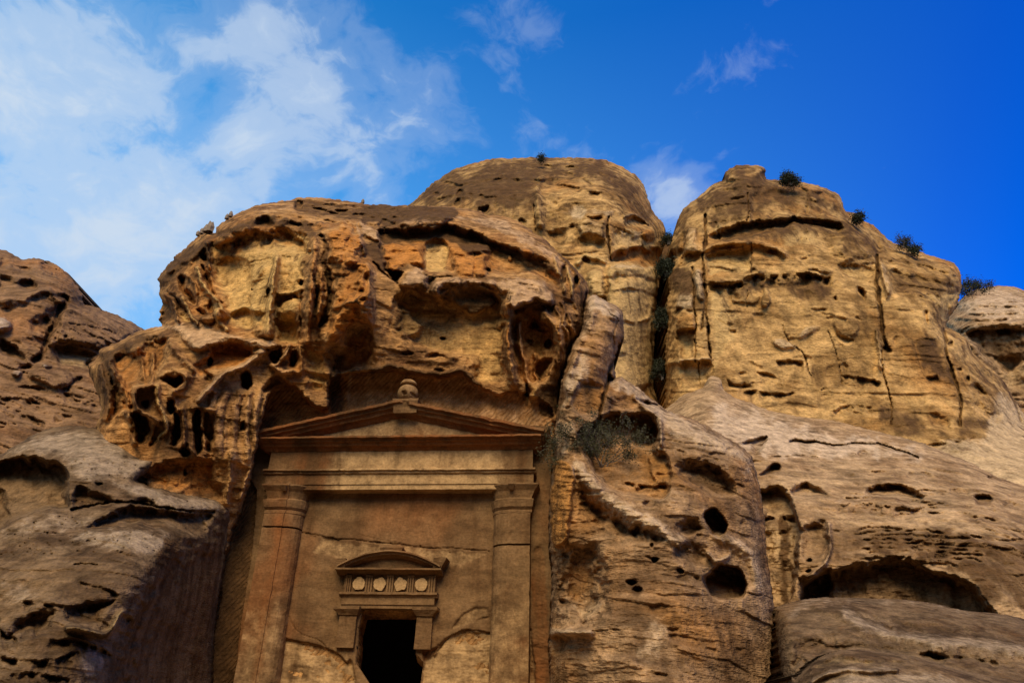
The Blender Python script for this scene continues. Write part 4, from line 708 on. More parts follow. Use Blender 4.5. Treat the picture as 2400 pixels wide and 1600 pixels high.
     ledge(Z('E', 900,400, 1050,450, 1250,540), .6, 7), crk(Z('E', 800,280, 900,400, 1000,440), 4, .6, dark=.5), rec(Z('D', 1480,215, 1550,222, 1640,262, 1640,290, 1560,280, 1490,260), -.5, 6)]
for k in range(38):
    rs = np.random.RandomState(k+900); x = rs.uniform(1680, 2120); y = rs.uniform(700, 1000)
    w = rs.uniform(12, 40); f.append(ledge([(x-w, y+rs.uniform(-3, 5)), (x-w*.3, y-rs.uniform(0, 6)), (x+w*.3, y+rs.uniform(-2, 3)), (x+w, y+rs.uniform(-4, 8))], rs.uniform(.08, .2), rs.uniform(6, 14), lip=.8))
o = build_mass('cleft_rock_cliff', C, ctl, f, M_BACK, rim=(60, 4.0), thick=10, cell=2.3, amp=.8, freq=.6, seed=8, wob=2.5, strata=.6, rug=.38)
tag(o, 'broad ochre cliff with ledges, vertical cracks and a flat-topped knob on its crest', None, None, 'structure')

# back of the crevice between dome and cliff, its shade painted dark
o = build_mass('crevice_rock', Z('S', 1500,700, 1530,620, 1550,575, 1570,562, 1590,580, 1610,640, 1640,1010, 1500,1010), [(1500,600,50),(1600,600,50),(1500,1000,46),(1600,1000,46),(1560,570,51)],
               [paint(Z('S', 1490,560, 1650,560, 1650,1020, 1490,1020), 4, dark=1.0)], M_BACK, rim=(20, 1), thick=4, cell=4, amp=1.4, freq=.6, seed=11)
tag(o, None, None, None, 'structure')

# ------------------------------------------------------------------ far right dome
C = Z('E', 1240,880, 1262,830, 1300,790, 1320,745, 1345,715, 1400,675, 1500,655, 1600,652, 1689,672).tolist()+Z('S', 2480,710, 2600,800, 2700,950, 2750,1300, 2300,1300, 2230,900).tolist()
ctl = [(2230,760,52),(2300,680,55),(2400,680,56),(2300,740,50),(2400,740,49),(2280,770,47),(2400,765,46),(2350,850,49),(2400,1000,48),(2600,850,50),(2250,900,48),(2500,1200,44)]
f = [rec(Z('E', 1370,915, 1450,880, 1560,875, 1640,885, 1800,900, 1800,1060, 1689,1100, 1580,1140, 1500,1080, 1420,1020), 3.2, 6, 1.3, .5, dark=.75), ledge(Z('E', 1300,905, 1400,880, 1500,865, 1689,868, 1800,880), 1.2, 10), paint(Z('E', 1570,1140, 1689,1100, 1750,1300, 1600,1290), 8, orange=.3, yellow=.3),
     ledge(Z('E', 1380,760, 1500,745, 1689,750), .8, 6), ledge(Z('E', 1340,800, 1500,790, 1689,800), .7, 6), ledge(Z('E', 1350,710, 1420,690, 1560,690), .7, 6), rec(Z('E', 1340,710, 1390,680, 1420,700, 1400,730, 1340,740), -.8, 5, dark=.3), paint(Z('E', 1300,780, 1400,680, 1700,660, 1700,860, 1400,860), 16, pale=.6),
     rib(Z('E', 1330,830, 1450,830, 1600,830), 6, .7)]
o = build_mass('distant_rock_dome', C, ctl, f, M_RIDGE, rim=(60, 6), thick=8, cell=2.6, amp=1.5, freq=.4, seed=13, strata=1.6)
tag(o, 'low banded rock dome over a dark hollow at the far right, behind the cliff', None, None, 'structure')

# ------------------------------------------------------------------ pale ridge with the long cave
C = Z('S', 1480,1010, 1530,975, 1568,952, 1600,925, 1640,912, 1655,900, 1660,885, 1672,882, 1690,890, 1696,915, 1730,935).tolist()
C += Z('H', 100,85, 170,115, 250,140, 400,170, 560,190, 640,208, 720,230, 850,262, 950,285, 1000,300, 1100,335, 1200,375, 1300,415, 1400,470, 1500,512, 1568,532).tolist()
C += Z('S', 2500,1165, 2700,1260, 2700,2000, 1480,2000).tolist()
ctl = [(1568,955,30),(1670,885,30.5),(1650,930,28),(1750,950,28.5),(1900,990,27),(2100,1040,25.5),(2300,1100,24),(2400,1140,23),(2700,1300,21),(1650,1000,25),(1800,1060,23),(1750,1150,21),(1900,1120,21.5),(2100,1140,20.8),(2300,1180,20),(2000,1250,18.8),(1850,1250,19),
       (2200,1270,18.3),(2400,1300,17.8),(1800,1400,18.4),(2100,1400,17.5),(2400,1500,16.4),(1700,1600,18),(2100,1900,16),(2600,1700,16),(1520,1200,22),(1500,1700,18)]
f = [crk(Z('H', 340,298, 480,305, 600,312, 740,318, 850,332, 940,360, 1020,390), 4, .8, dark=.6, r=1.2), rec(Z('H', 345,298, 380,288, 470,292, 500,312, 400,312), .8, 3, dark=.6), crk(Z('H', 230,378, 360,375, 490,385), 2, .3, dark=.5), crk(Z('H', 1100,320, 1200,370, 1290,410), 2, .35), crk(Z('H', 1380,480, 1430,490, 1500,515), 6, .9, dark=.6),
     rec(Z('H', 178,472, 225,425, 268,408, 288,415, 285,455, 200,478), 1.4, 3, 1.2, .6, dark=.6), rec(Z('H', 70,320, 120,300, 200,280, 215,285, 190,330, 150,385, 120,340), 1.2, 4, dark=.5, orange=.4), rec(Z('H', 335,565, 390,520, 450,530, 500,545, 548,582, 480,592, 380,592), 1.3, 5, 1.3, .4, dark=.4),
     rec(Z('H', 740,555, 800,528, 900,520, 1000,548, 1060,588, 1020,625, 940,635, 890,600, 820,598, 760,590), 1.4, 5, 1.3, .3, dark=.35), rec(Z('H', 1300,580, 1350,568, 1412,585, 1380,630, 1320,620), 1.1, 5, 1.2, .6, dark=.6), el(*Z('H', 715,370)[0], 16, 9, .4, dark=.4), el(*Z('H', 460,188)[0], 4, 3, .4),
     rec(Z('H', 186,580, 210,548, 250,528, 320,552, 360,620, 375,690, 402,760, 385,800, 380,850, 385,1000, 350,1130, 200,1180, 190,900), 2.6, 5, .7, 1.0, yellow=.3, r=.5), ledge(Z('H', 190,698, 260,700, 330,690, 380,690), .8, 30, dark=.3), paint(Z('H', 280,700, 320,700, 340,900, 340,1120, 280,1120), 5, dark=.8),
     paint(Z('H', 190,560, 250,560, 380,700, 190,640), 8, dark=.5), rec(Z('H', 395,770, 420,730, 520,712, 532,840, 500,920, 440,930, 385,920, 385,850), .7, 7, .9, .4, dark=.4), el(*Z('H', 438,930)[0], 8, 6, .7, dark=.5), el(*Z('H', 440,990)[0], 8, 5, .7, dark=.5), rib(Z('H', 545,730, 550,850, 520,950, 440,1020), 7, .5, pale=.4),
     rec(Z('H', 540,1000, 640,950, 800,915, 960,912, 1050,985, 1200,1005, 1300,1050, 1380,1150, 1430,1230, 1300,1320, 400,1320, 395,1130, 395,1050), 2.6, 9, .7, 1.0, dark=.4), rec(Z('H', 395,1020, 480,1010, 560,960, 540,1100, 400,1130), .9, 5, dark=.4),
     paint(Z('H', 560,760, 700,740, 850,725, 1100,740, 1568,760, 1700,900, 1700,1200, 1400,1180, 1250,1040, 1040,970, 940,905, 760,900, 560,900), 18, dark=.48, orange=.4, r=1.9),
     ledge(Z('H', 1180,540, 1280,550, 1340,545), .3, 5), ledge(Z('H', 600,470, 800,450, 1000,460, 1150,465), .4, 7, dark=.3), ledge(Z('H', 570,645, 750,625, 900,640, 1060,640), .35, 14, lip=1.0), ledge(Z('H', 1280,690, 1350,680, 1430,700), .5, 8, dark=.4), ledge(Z('H', 1150,540, 1300,540, 1568,640), .35, 8),
     rib(Z('H', 20,40, 0,20, -20,10), 9, .6, pale=.6), ledge(Z('H', 400,170, 560,195, 720,240, 860,280), .3, 5), paint(Z('H', -80,100, 100,100, 400,190, 700,260, 1100,360, 1000,420, 600,400, 200,400, -100,300), 30, pale=1.0, r=.55), paint(Z('H', 600,590, 740,560, 760,600, 600,640), 14, pale=.8),
     el(*Z('H', -28,30)[0], 8, 12, .4), crk(Z('H', 80,150, 250,170, 420,210, 560,240), 1.8, .14), crk(Z('H', 0,210, 200,230, 400,260), 1.8, .14)]
for k in range(22):
    y = 750+k*15 if k < 14 else 560+(k-14)*16; x0 = 540+(k*97) % 300; x1 = x0+420+(k*131) % 500
    f.append(ledge(Z('H', x0,y+10, (x0+x1)/2,y-8, x1,y+(k*37) % 30), .22, 5, e=2, lip=.5))
for k in range(40):
    rs = np.random.RandomState(k+300); x = rs.uniform(0, 900); y = rs.uniform(170, 560)+.12*x; w = rs.uniform(15, 70)
    f.append(ledge(Z('H', x-w,y-.08*w, x,y, x+w,y+.12*w), rs.uniform(.06, .16), 4, e=2, lip=.6))
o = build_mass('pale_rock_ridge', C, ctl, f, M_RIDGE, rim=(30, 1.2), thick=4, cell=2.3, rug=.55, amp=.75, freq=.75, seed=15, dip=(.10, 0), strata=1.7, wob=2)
tag(o, 'pale bedded rock ridge with small hollows above a long dark cave', None, None, 'structure')

# ------------------------------------------------------------------ boulders lower right
C = Z('H', 258,1180, 290,1160, 350,1142, 420,1128, 500,1120, 600,1118, 700,1120, 830,1126, 950,1130, 1050,1142, 1150,1162, 1250,1185, 1400,1200, 1500,1215, 1568,1232).tolist()+Z('S', 2500,1480, 2700,1560, 2700,2000, 1830,2000).tolist()+Z('H', 292,1568, 285,1450, 265,1300).tolist()
ctl = [(1820,1430,14.6),(1900,1405,15),(2050,1400,15.2),(2200,1415,15),(2400,1450,14.6),(2700,1550,14),(1850,1500,13.2),(2000,1480,13.4),(2200,1500,13.2),(2400,1540,13),(1850,1600,12.8),(2100,1600,12.4),(2400,1600,12.2),(2200,1990,11.5),(1840,1990,12.2),(2700,1990,11.5)]
f = [rib(Z('H', 640,1212, 740,1262, 860,1300, 980,1325, 1100,1352, 1300,1365, 1568,1400), 22, .22, pale=.7), crk(Z('H', 640,1205, 760,1250, 860,1268, 980,1285, 1120,1300, 1300,1330), 22, .18), rec(Z('H', 780,1262, 860,1262, 1000,1275, 1060,1300, 1050,1332, 960,1318, 860,1290), .18, 12, dark=.4),
     paint(Z('H', 1000,1200, 1150,1180, 1300,1200, 1400,1250, 1568,1290, 1568,1370, 1350,1300, 1150,1290), 20, dark=.6), paint(Z('H', 280,1180, 350,1220, 340,1400, 300,1500, 270,1300), 14, dark=.35), paint(Z('H', 400,1120, 900,1130, 1500,1220, 1500,1240, 1000,1170, 500,1180, 300,1240), 16, pale=.7),
     rec(Z('H', 1000,1420, 1100,1400, 1180,1430, 1120,1450), .35, 8, dark=.5), paint(Z('H', 500,1240, 640,1240, 640,1330, 540,1330), 14, dark=.25), crk(Z('H', 340,1350, 420,1340, 520,1360), 2, .1), rib(Z('H', 620,1215, 560,1190, 480,1180), 14, .15),
     rec(Z('H', 400,1330, 700,1350, 1000,1400, 1400,1440, 1500,1500, 900,1400, 500,1420, 350,1500), .3, 20)]
o = build_mass('smooth_boulder', C, ctl, f, M_BOLD, rim=(40, 1.3), thick=4, cell=2.3, rug=.6, amp=.34, freq=1, seed=17, strata=.8, wob=1.2)
tag(o, 'long smooth grey-brown boulder lying in front of the dark cave at lower right', 'boulder', 'boulders at the lower right')
C = Z('H', 340,1600, 365,1545, 400,1510, 440,1470, 480,1440, 540,1408, 620,1394, 700,1393, 800,1400, 900,1410, 1000,1430, 1080,1452, 1150,1475, 1250,1502, 1400,1530, 1568,1558).tolist()+Z('S', 2500,1650, 2650,1700, 2650,2000, 1840,2000).tolist()
ctl = [(1860,1600,11.8),(1900,1550,11.8),(2000,1525,12),(2150,1545,12),(2300,1575,11.8),(2000,1590,11),(2200,1620,10.8),(2100,1990,10),(1850,1990,10.5),(2600,1700,11),(2600,1990,10)]
f = [crk(Z('H', 450,1545, 520,1515, 620,1490, 780,1482, 900,1478, 1000,1468), 6, .08), rib(Z('H', 460,1560, 560,1520, 700,1500, 900,1495), 10, .2, pale=.6), rec(Z('H', 460,1480, 560,1430, 700,1430, 860,1445, 1000,1462, 800,1476, 600,1482, 500,1510), .2, 10, yellow=.35, dark=.2), paint(Z('H', 460,1600, 600,1510, 900,1490, 1300,1560, 1300,1700, 460,1700), 12, pale=.7)]
o = build_mass('smooth_boulder', C, ctl, f, M_BOLD, rim=(30, .8), thick=3, cell=2.3, rug=.6, amp=.3, freq=1.2, seed=19, strata=.7, wob=1.2)
tag(o, 'nearest low rounded boulder at the bottom right edge, in front of the longer one', 'boulder', 'boulders at the lower right')

# ------------------------------------------------------------------ rocks at the left
C = Z('A', -900,200, -300,60, 0,97, 60,122, 100,140, 150,166, 220,158, 300,172, 350,190, 400,215, 440,250, 470,282, 500,325, 535,380, 555,415, 545,430, 562,450, 565,470, 600,472, 640,482, 700,505, 780,532, 800,545, 860,572, 910,600, 960,632, 1100,720).tolist()+Z('S', 420,900, 420,1300, -320,1300).tolist()
ctl = [(-300,600,30),(0,600,31),(80,620,31),(160,650,31),(195,710,30),(0,700,28),(100,720,28),(250,740,31),(330,770,33),(150,780,28.5),(220,830,28),(100,850,26),(0,850,25.5),(50,950,24),(200,900,26),(250,1000,24),(0,1000,22),(-300,1000,22),(400,900,30),(400,1250,22),(0,1250,20)]
f = [rec(Z('A', 258,208, 330,192, 420,232, 480,290, 512,335, 470,312, 380,282, 300,262), 1.8, 5, 1.3, .6, dark=.4), rec(Z('A', 105,315, 200,300, 252,350, 205,382, 130,352), 1.5, 5, 1.2, .6, dark=.35), rec(Z('A', 358,385, 430,385, 472,430, 465,465, 400,432), 1.6, 5, dark=.5), rec(Z('A', 80,212, 170,208, 212,240, 160,262), .8, 6, dark=.3), rec(Z('A', 0,160, 40,170, 60,200, 0,230), .6, 6),
     crk(Z('A', 430,470, 390,540, 365,620, 310,720, 280,790, 220,830), 13, 3.0, dark=.6), rec(Z('A', 340,480, 420,470, 360,640, 300,740, 230,700, 260,620), .8, 10, dark=.3), rec(Z('A', 330,740, 360,700, 400,560, 440,490, 640,490, 860,580, 960,640, 760,750, 600,760, 450,730), -1.3, 9, dark=-.5), rib(Z('A', 380,570, 360,640, 340,730), 8, .6),
     crk(Z('A', 380,650, 480,640, 560,680, 700,700), 2.5, .4), crk(Z('A', 460,600, 650,620, 800,670), 2.5, .3), el(*Z('A', 430,692)[0], 5, 7, .6, dark=.5), rec(Z('A', 350,755, 450,745, 560,770, 690,790, 640,830, 600,900, 520,900, 440,880, 380,850), 1.2, 6, 1.2, .4, yellow=.5, r=.4), rec(Z('A', 570,840, 660,820, 670,900, 570,890), 1.3, 6, dark=.5),
     rec(Z('A', 165,935, 230,885, 330,880, 440,905, 492,950, 470,990, 410,1010, 330,1008, 250,980), -.8, 7, r=.7), rec(Z('A', 65,930, 110,905, 150,915, 120,945), -.5, 4, pale=.5), rec(Z('A', 270,855, 320,850, 345,875, 290,885), -.5, 4, pale=.5), rec(Z('A', 0,700, 60,720, 110,750, 165,835, 100,830, 0,800), 1.6, 6, dark=.8), rec(Z('A', -60,560, 0,530, 60,560, 92,600, 85,640, 40,655, -60,650), -1.2, 7, pale=.7, r=.5),
     rec(Z('A', 150,860, 240,850, 200,900, 120,900), .7, 7, dark=.5), ledge(Z('A', 410,1040, 480,1060, 560,1110, 680,1140), .8, 8, dark=.4), ledge(Z('A', 380,1010, 440,1000, 500,950, 560,930), .8, 8), ledge(Z('A', 0,480, 150,430, 330,370, 420,440), .6, 12), rib(Z('A', 0,440, 130,420, 240,390, 330,370, 420,440), 12, .6), rec(Z('A', 200,560, 330,520, 330,600, 220,660), .8, 14, dark=.4),
     ledge(Z('A', 130,1200, 220,1220, 330,1270), .5, 7, dark=.4), ledge(Z('A', 0,1080, 150,1090, 300,1160), .5, 8), ledge(Z('A', 100,1000, 260,1010, 420,1090), .4, 8), ledge(Z('A', 300,1180, 450,1200, 600,1260), .4, 8), crk(Z('A', 700,400, 750,420), 2, .1), rec(Z('A', 0,290, 80,270, 100,330, 0,380), .5, 8)]
for k in range(40):
    rs = np.random.RandomState(k+700); x = rs.uniform(0, 600); y = rs.uniform(1000, 1320); w = rs.uniform(20, 70)
    f.append(ledge(Z('A', x-w,y-.45*w, x,y, x+w,y+.3*w), rs.uniform(.12, .35), 5, e=2, lip=.6))
o = build_mass('left_rock_outcrop', C, ctl, f, M_LEFT, rim=(45, 3), thick=8, cell=2.5, rug=.6, amp=1.3, freq=.6, seed=21, dip=(.3, 0), strata=1.6, wob=2.5)
tag(o, 'dark brown rounded outcrop with hollows and a deep cleft at the left edge', None, None, 'structure')
o.name = 'rock_outcrop'

C = Z('F', -900,160, -300,170, 0,168, 50,138, 100,110, 150,82, 200,52, 260,25, 330,5, 450,-8, 560,2, 620,20, 650,38, 700,62, 740,88, 780,120, 810,150, 862,184, 900,182, 960,176, 990,184, 960,230, 900,280, 842,326, 880,350, 940,372, 1010,382, 1080,402, 1160,418, 1250,428, 1320,440, 1370,452, 1420,478, 1442,492, 1432,560, 1425,620, 1405,700, 1380,850, 1350,1000, 1320,1200, 1310,1568).tolist()+Z('S', 500,2000, -300,2000).tolist()
ctl = [(-300,1070,15.6),(0,1075,15.6),(130,1010,16.4),(240,1015,16.2),(320,1060,15.4),(370,1075,15.3),(60,1060,15),(200,1100,14),(320,1130,14.3),(450,1165,15.0),(545,1185,16.2),(0,1230,13.2),(200,1200,13.6),(350,1220,13.6),(450,1260,14.2),(540,1250,16.2),(100,1280,12.4),(250,1270,12.4),(380,1270,12.9),
       (0,1400,11.6),(200,1400,11.4),(330,1380,11.9),(400,1370,13.2),(480,1400,15),(530,1400,16.4),(500,1600,16.2),(350,1500,13),(300,1600,12.4),(200,1550,11),(0,1600,10.6),(0,1990,9.8),(300,1990,11.4),(500,1990,16),(-300,1600,10.5),(-300,1990,9.6)]
f = [rec(Z('F', -300,240, 0,215, 80,190, 200,190, 300,215, 380,240, 412,285, 415,400, 422,492, 250,512, 120,560, 0,622, -300,660), 3.0, 6, 1.0, .5, orange=.7, r=.5), rec(Z('F', -300,400, 0,380, 40,450, 60,560, 0,600, -300,660), .6, 10, dark=.6),
     paint(Z('F', 430,330, 520,380, 620,390, 700,430, 690,490, 520,490, 440,480), 9, dark=.8, r=1.6), rec(Z('F', 470,360, 560,400, 690,440, 680,485, 500,490, 440,470), .4, 9), el(*Z('F', 612,358)[0], 11, 5, .3, dark=.6), rec(Z('F', 830,460, 900,440, 960,480, 900,490, 840,480), .3, 6, dark=.4),
     crk(Z('F', 440,502, 600,480, 760,468, 850,478, 960,488, 1100,498, 1200,515, 1310,522), 5, .55, dark=.5), rec(Z('F', 520,612, 580,580, 620,560, 700,515, 850,495, 1000,505, 1200,525, 1305,535, 1280,600, 1245,682, 1150,682, 1000,632, 880,612, 800,605, 640,612), .95, 7, 1.1, .1, r=1.2, orange=.25, dark=.2),
     paint(Z('F', 0,170, 200,60, 450,0, 640,40, 860,190, 980,185, 850,330, 700,320, 560,360, 430,310, 400,230, 250,190, 80,180), 16, pale=.9, r=.7), paint(Z('F', 700,335, 940,375, 1370,455, 1430,490, 1300,520, 1000,490, 800,430), 10, pale=.85), paint(Z('F', 520,620, 800,608, 1000,635, 1100,670, 1000,740, 930,790, 750,760, 560,740, 400,700), 18, pale=.95),
     paint(Z('F', 0,640, 200,540, 420,510, 640,560, 520,620, 300,680, 0,700), 16, pale=.5), paint(Z('F', 1000,700, 1060,670, 1120,680, 1125,800, 1090,960, 1050,1060, 960,1055, 975,900, 880,960, 850,1060, 850,940, 900,850), 9, dark=1.0), paint(Z('F', 940,1100, 1000,1080, 1010,1160, 950,1200), 6, dark=1.0), paint(Z('F', 1130,690, 1230,700, 1200,760, 1140,780), 10, dark=.6),
     rec(Z('F', 400,1130, 480,1100, 620,1050, 690,1050, 640,1130, 600,1200, 480,1222, 420,1180), .55, 12, 1.0, .2, dark=.4), rib(Z('F', 420,1240, 560,1260, 640,1270, 700,1200, 750,1130), 9, .5, yellow=.4), rec(Z('F', 130,1170, 330,1118, 330,1160, 280,1250, 50,1292, 40,1250), .5, 14, dark=.55), ledge(Z('F', 230,1290, 350,1290, 450,1300, 600,1342, 700,1395), .35, 12, dark=.4),
     ledge(Z('F', 100,1060, 300,1080, 480,1110, 640,1060), .3, 12), ledge(Z('F', 480,940, 640,970, 740,1010), .3, 8), ledge(Z('F', 0,1220, 40,1260, 100,1280), .6, 10, dark=.4), crk(Z('F', 460,838, 520,832, 590,838), 3, .2, dark=.4), paint(Z('F', 500,1380, 620,1380, 640,1480, 540,1560, 500,1460), 10, pale=.9), ledge(Z('F', 0,1400, 200,1420, 400,1390, 500,1360), .5, 12),
     ledge(Z('F', 0,1480, 250,1500, 450,1540), .4, 12), crk(Z('F', 1400,640, 1390,760, 1350,1000, 1330,1300), 3, .25), paint(Z('F', 1380,620, 1400,620, 1340,1000, 1320,1000), 4, yellow=.6), paint(Z('F', 0,950, 120,930, 260,1030, 200,1080, 0,1100), 18, pale=.6), rec(Z('F', 780,1150, 900,1000, 1100,1080, 1300,1200, 1300,1568, 800,1568), 0, 30, r=.35),
     paint(Z('F', 1110,690, 1250,690, 1310,540, 1440,510, 1420,700, 1350,1000, 1330,1568, 640,1568, 760,1200, 860,980, 980,800), 12, dark=.4, orange=.5, r=.5)]
f += [rec(Z('F', 1120,690, 1250,695, 1310,545, 1500,500, 1500,2600, 640,2600, 700,1568, 740,1250, 860,990, 980,830), .45, 40, 1, 1)]
f += pocks(Z('F', 60,170, 250,60, 450,10, 640,60, 860,200, 960,200, 830,320, 560,350, 400,230, 200,170), 110, 2.6, .07, 1)+pocks(Z('F', 850,350, 1000,400, 1300,450, 1400,490, 1250,500, 950,470), 30, 2.6, .07, 2)
f += pocks(Z('F', 60,640, 300,540, 520,560, 600,640, 850,620, 1060,680, 930,780, 600,760, 200,800, 0,800), 120, 2.6, .07, 3)
o = build_mass('tiered_boulder_slope', C, ctl, f, M_BOLD, rim=(26, .9), thick=3, cell=2.3, rug=.55, amp=.7, freq=1.0, seed=23, dip=(.12, 0), strata=1.0, wob=2)
tag(o, 'tiered pock-marked rock slope with an orange-brown cave left of the tomb', None, None, 'structure')
o.name = 'tiered_rock_slope'
# ------------------------------------------------------------------ carved tomb facade
def uvof(px, py, off=0.0):
    d = ray(px, py); t = ((FO-CAM)@FN+off)/(d@FN); P = CAM+d*t-FO; return float(P@FU), float(P[2])
def W3(uvw):
    a = np.asarray(uvw, float); return FO+a[:, :1]*FU+np.array([0, 0, 1.])*a[:, 1:2]+a[:, 2:3]*FN
root = bpy.data.objects.new('tomb_facade', None); COL.objects.link(root)
root.location = tuple(W3([(0.2, uvof(950, 1600)[1]-1.5, 0)])[0])
tag(root, 'carved sandstone tomb facade with pediment, two pilasters and a dark doorway', 'tomb facade')
def wear(V, amt, fr=5.0):
    P = V*fr; n = np.stack([fbm(P, 3), fbm(P+7.7, 3), fbm(P+21.1, 3)], 1); return V+n*amt
def chips(V, amt):
    n = ss(.28, .62, fbm(V*2.6+50, 4)); return n*amt
def sweep(name, path, prof, n=60, mat=None, amt=.018, parent=root, chip=.05, scale=None, tone=None):
    """prof (a, w) points, a across the path, w outward; swept along path in the facade plane; ends closed"""
    path = np.asarray(path, float); seg = np.r_[0, np.cumsum(np.linalg.norm(np.diff(path, axis=0), axis=1))]
    t = np.linspace(0, seg[-1], n+1); pu = np.interp(t, seg, path[:, 0]); pv = np.interp(t, seg, path[:, 1])
    tu, tv = np.gradient(pu), np.gradient(pv); l = np.hypot(tu, tv); tu /= l; tv /= l
    prof = np.asarray(prof, float); k = len(prof); rows = []
    for i in range(n+1):
        a = prof[:, 0]; rows.append(np.stack([pu[i]-tv[i]*a, pv[i]+tu[i]*a, prof[:, 1]], 1))
    V = np.concatenate(rows); wv = V.copy()
    V = wear(V, amt); c = chips(wv, chip); out = wv[:, 2] > prof[:, 1].min()+.02
    V[:, 2] -= c*out; V[:, 2] = np.where(out, V[:, 2], wv[:, 2])
    idx = np.arange((n+1)*k).reshape(n+1, k)
    Fq = np.stack([idx[:-1, :-1].ravel(), idx[1:, :-1].ravel(), idx[1:, 1:].ravel(), idx[:-1, 1:].ravel()], 1)
    cen = len(V); V = np.concatenate([V, V[idx[0]].mean(0)[None], V[idx[-1]].mean(0)[None]]); T = []
    for j in range(k-1): T += [(idx[0, j], idx[0, j+1], cen), (idx[-1, j+1], idx[-1, j], cen+1)]
    T += [(idx[0, k-1], idx[0, 0], cen), (idx[-1, 0], idx[-1, k-1], cen+1)]
    A = None
    if tone is not None:
        a1 = np.zeros((len(V), 4)); a2 = np.zeros((len(V), 4)); a1[:, 3] = 1; a2[:, 3] = 1
        for k_, fn in tone.items():
            c_ = CH[k_]; val = fn(V[:, 0], V[:, 1])
            (a1 if c_ < 3 else a2)[:, c_ % 3] = val
        A = dict(tone_a=a1, tone_b=a2)
    return mesh_np(name, W3(V), Fq, mat or M_FACE, False, np.array(T), A, parent)
def loft(name, levels, mat=None, parent=root, amt=.015, inner=0, nu=14, chip=.03, tone=None, sub=6):
    """levels (v, u0, u1, w): rings standing out of the wall; inner = -1/+1 rounds the left/right corner like a quarter column"""
    lv = []
    for a, b in zip(levels[:-1], levels[1:]):
        m_ = max(1, int(abs(a[0]-b[0])/.09)) if abs(a[0]-b[0]) > .12 else 1
        for j in range(m_): lv.append(tuple(np.array(a)*(1-j/m_)+np.array(b)*(j/m_)))
    lv.append(levels[-1]); rows = []
    for v, u0, u1, w in lv:
        r = min(.42*(u1-u0), w)*.98; pts = []
        if inner == -1: pts += [(u0, -.12), (u0, w-r)]+[(u0+r-r*math.cos(t), w-r+r*math.sin(t)*.92) for t in np.linspace(0, math.pi/2, 6)]+[(u0+r, w)]
        else: pts += [(u0, -.12), (u0, w*.5), (u0, w)]
        a_ = pts[-1][0]; b_ = u1-r if inner == 1 else u1
        pts += [(a_+(b_-a_)*t, w) for t in np.linspace(0, 1, 8)[1:]]
        if inner == 1: pts += [(u1-r+r*math.sin(t), w-r+r*math.cos(t)*.92) for t in np.linspace(0, math.pi/2, 6)]+[(u1, -.12)]
        else: pts += [(u1, w*.5), (u1, -.12)]
        rows.append([(p[0], v, p[1]) for p in pts])
    k = len(rows[0]); V = np.array([p for r_ in rows for p in r_], float); w0 = V.copy(); V = wear(V, amt); V[:, 2] -= chips(w0, chip)*(w0[:, 2] > 0)
    idx = np.arange(len(rows)*k).reshape(len(rows), k)
    Fq = np.stack([idx[:-1, :-1].ravel(), idx[1:, :-1].ravel(), idx[1:, 1:].ravel(), idx[:-1, 1:].ravel()], 1)
    cen = len(V); V = np.concatenate([V, V[idx[0]].mean(0)[None], V[idx[-1]].mean(0)[None]]); T = []
    for j in range(k-1): T += [(idx[0, j+1], idx[0, j], cen), (idx[-1, j], idx[-1, j+1], cen+1)]
    a1 = np.zeros((len(V), 4)); a2 = np.zeros((len(V), 4)); a1[:, 3] = 1; a2[:, 3] = 1
    if tone:
        for k_, fn in tone.items():
            c_ = CH[k_]; (a1 if c_ < 3 else a2)[:, c_ % 3] = fn(V[:, 0], V[:, 1])
    return mesh_np(name, W3(V), Fq, mat or M_FACE, False, np.array(T), dict(tone_a=a1, tone_b=a2), parent)

def vv(*pts): return float(np.mean([uvof(*p)[1] for p in pts]))
def uu_(*pts): return float(np.mean([uvof(*p)[0] for p in pts]))
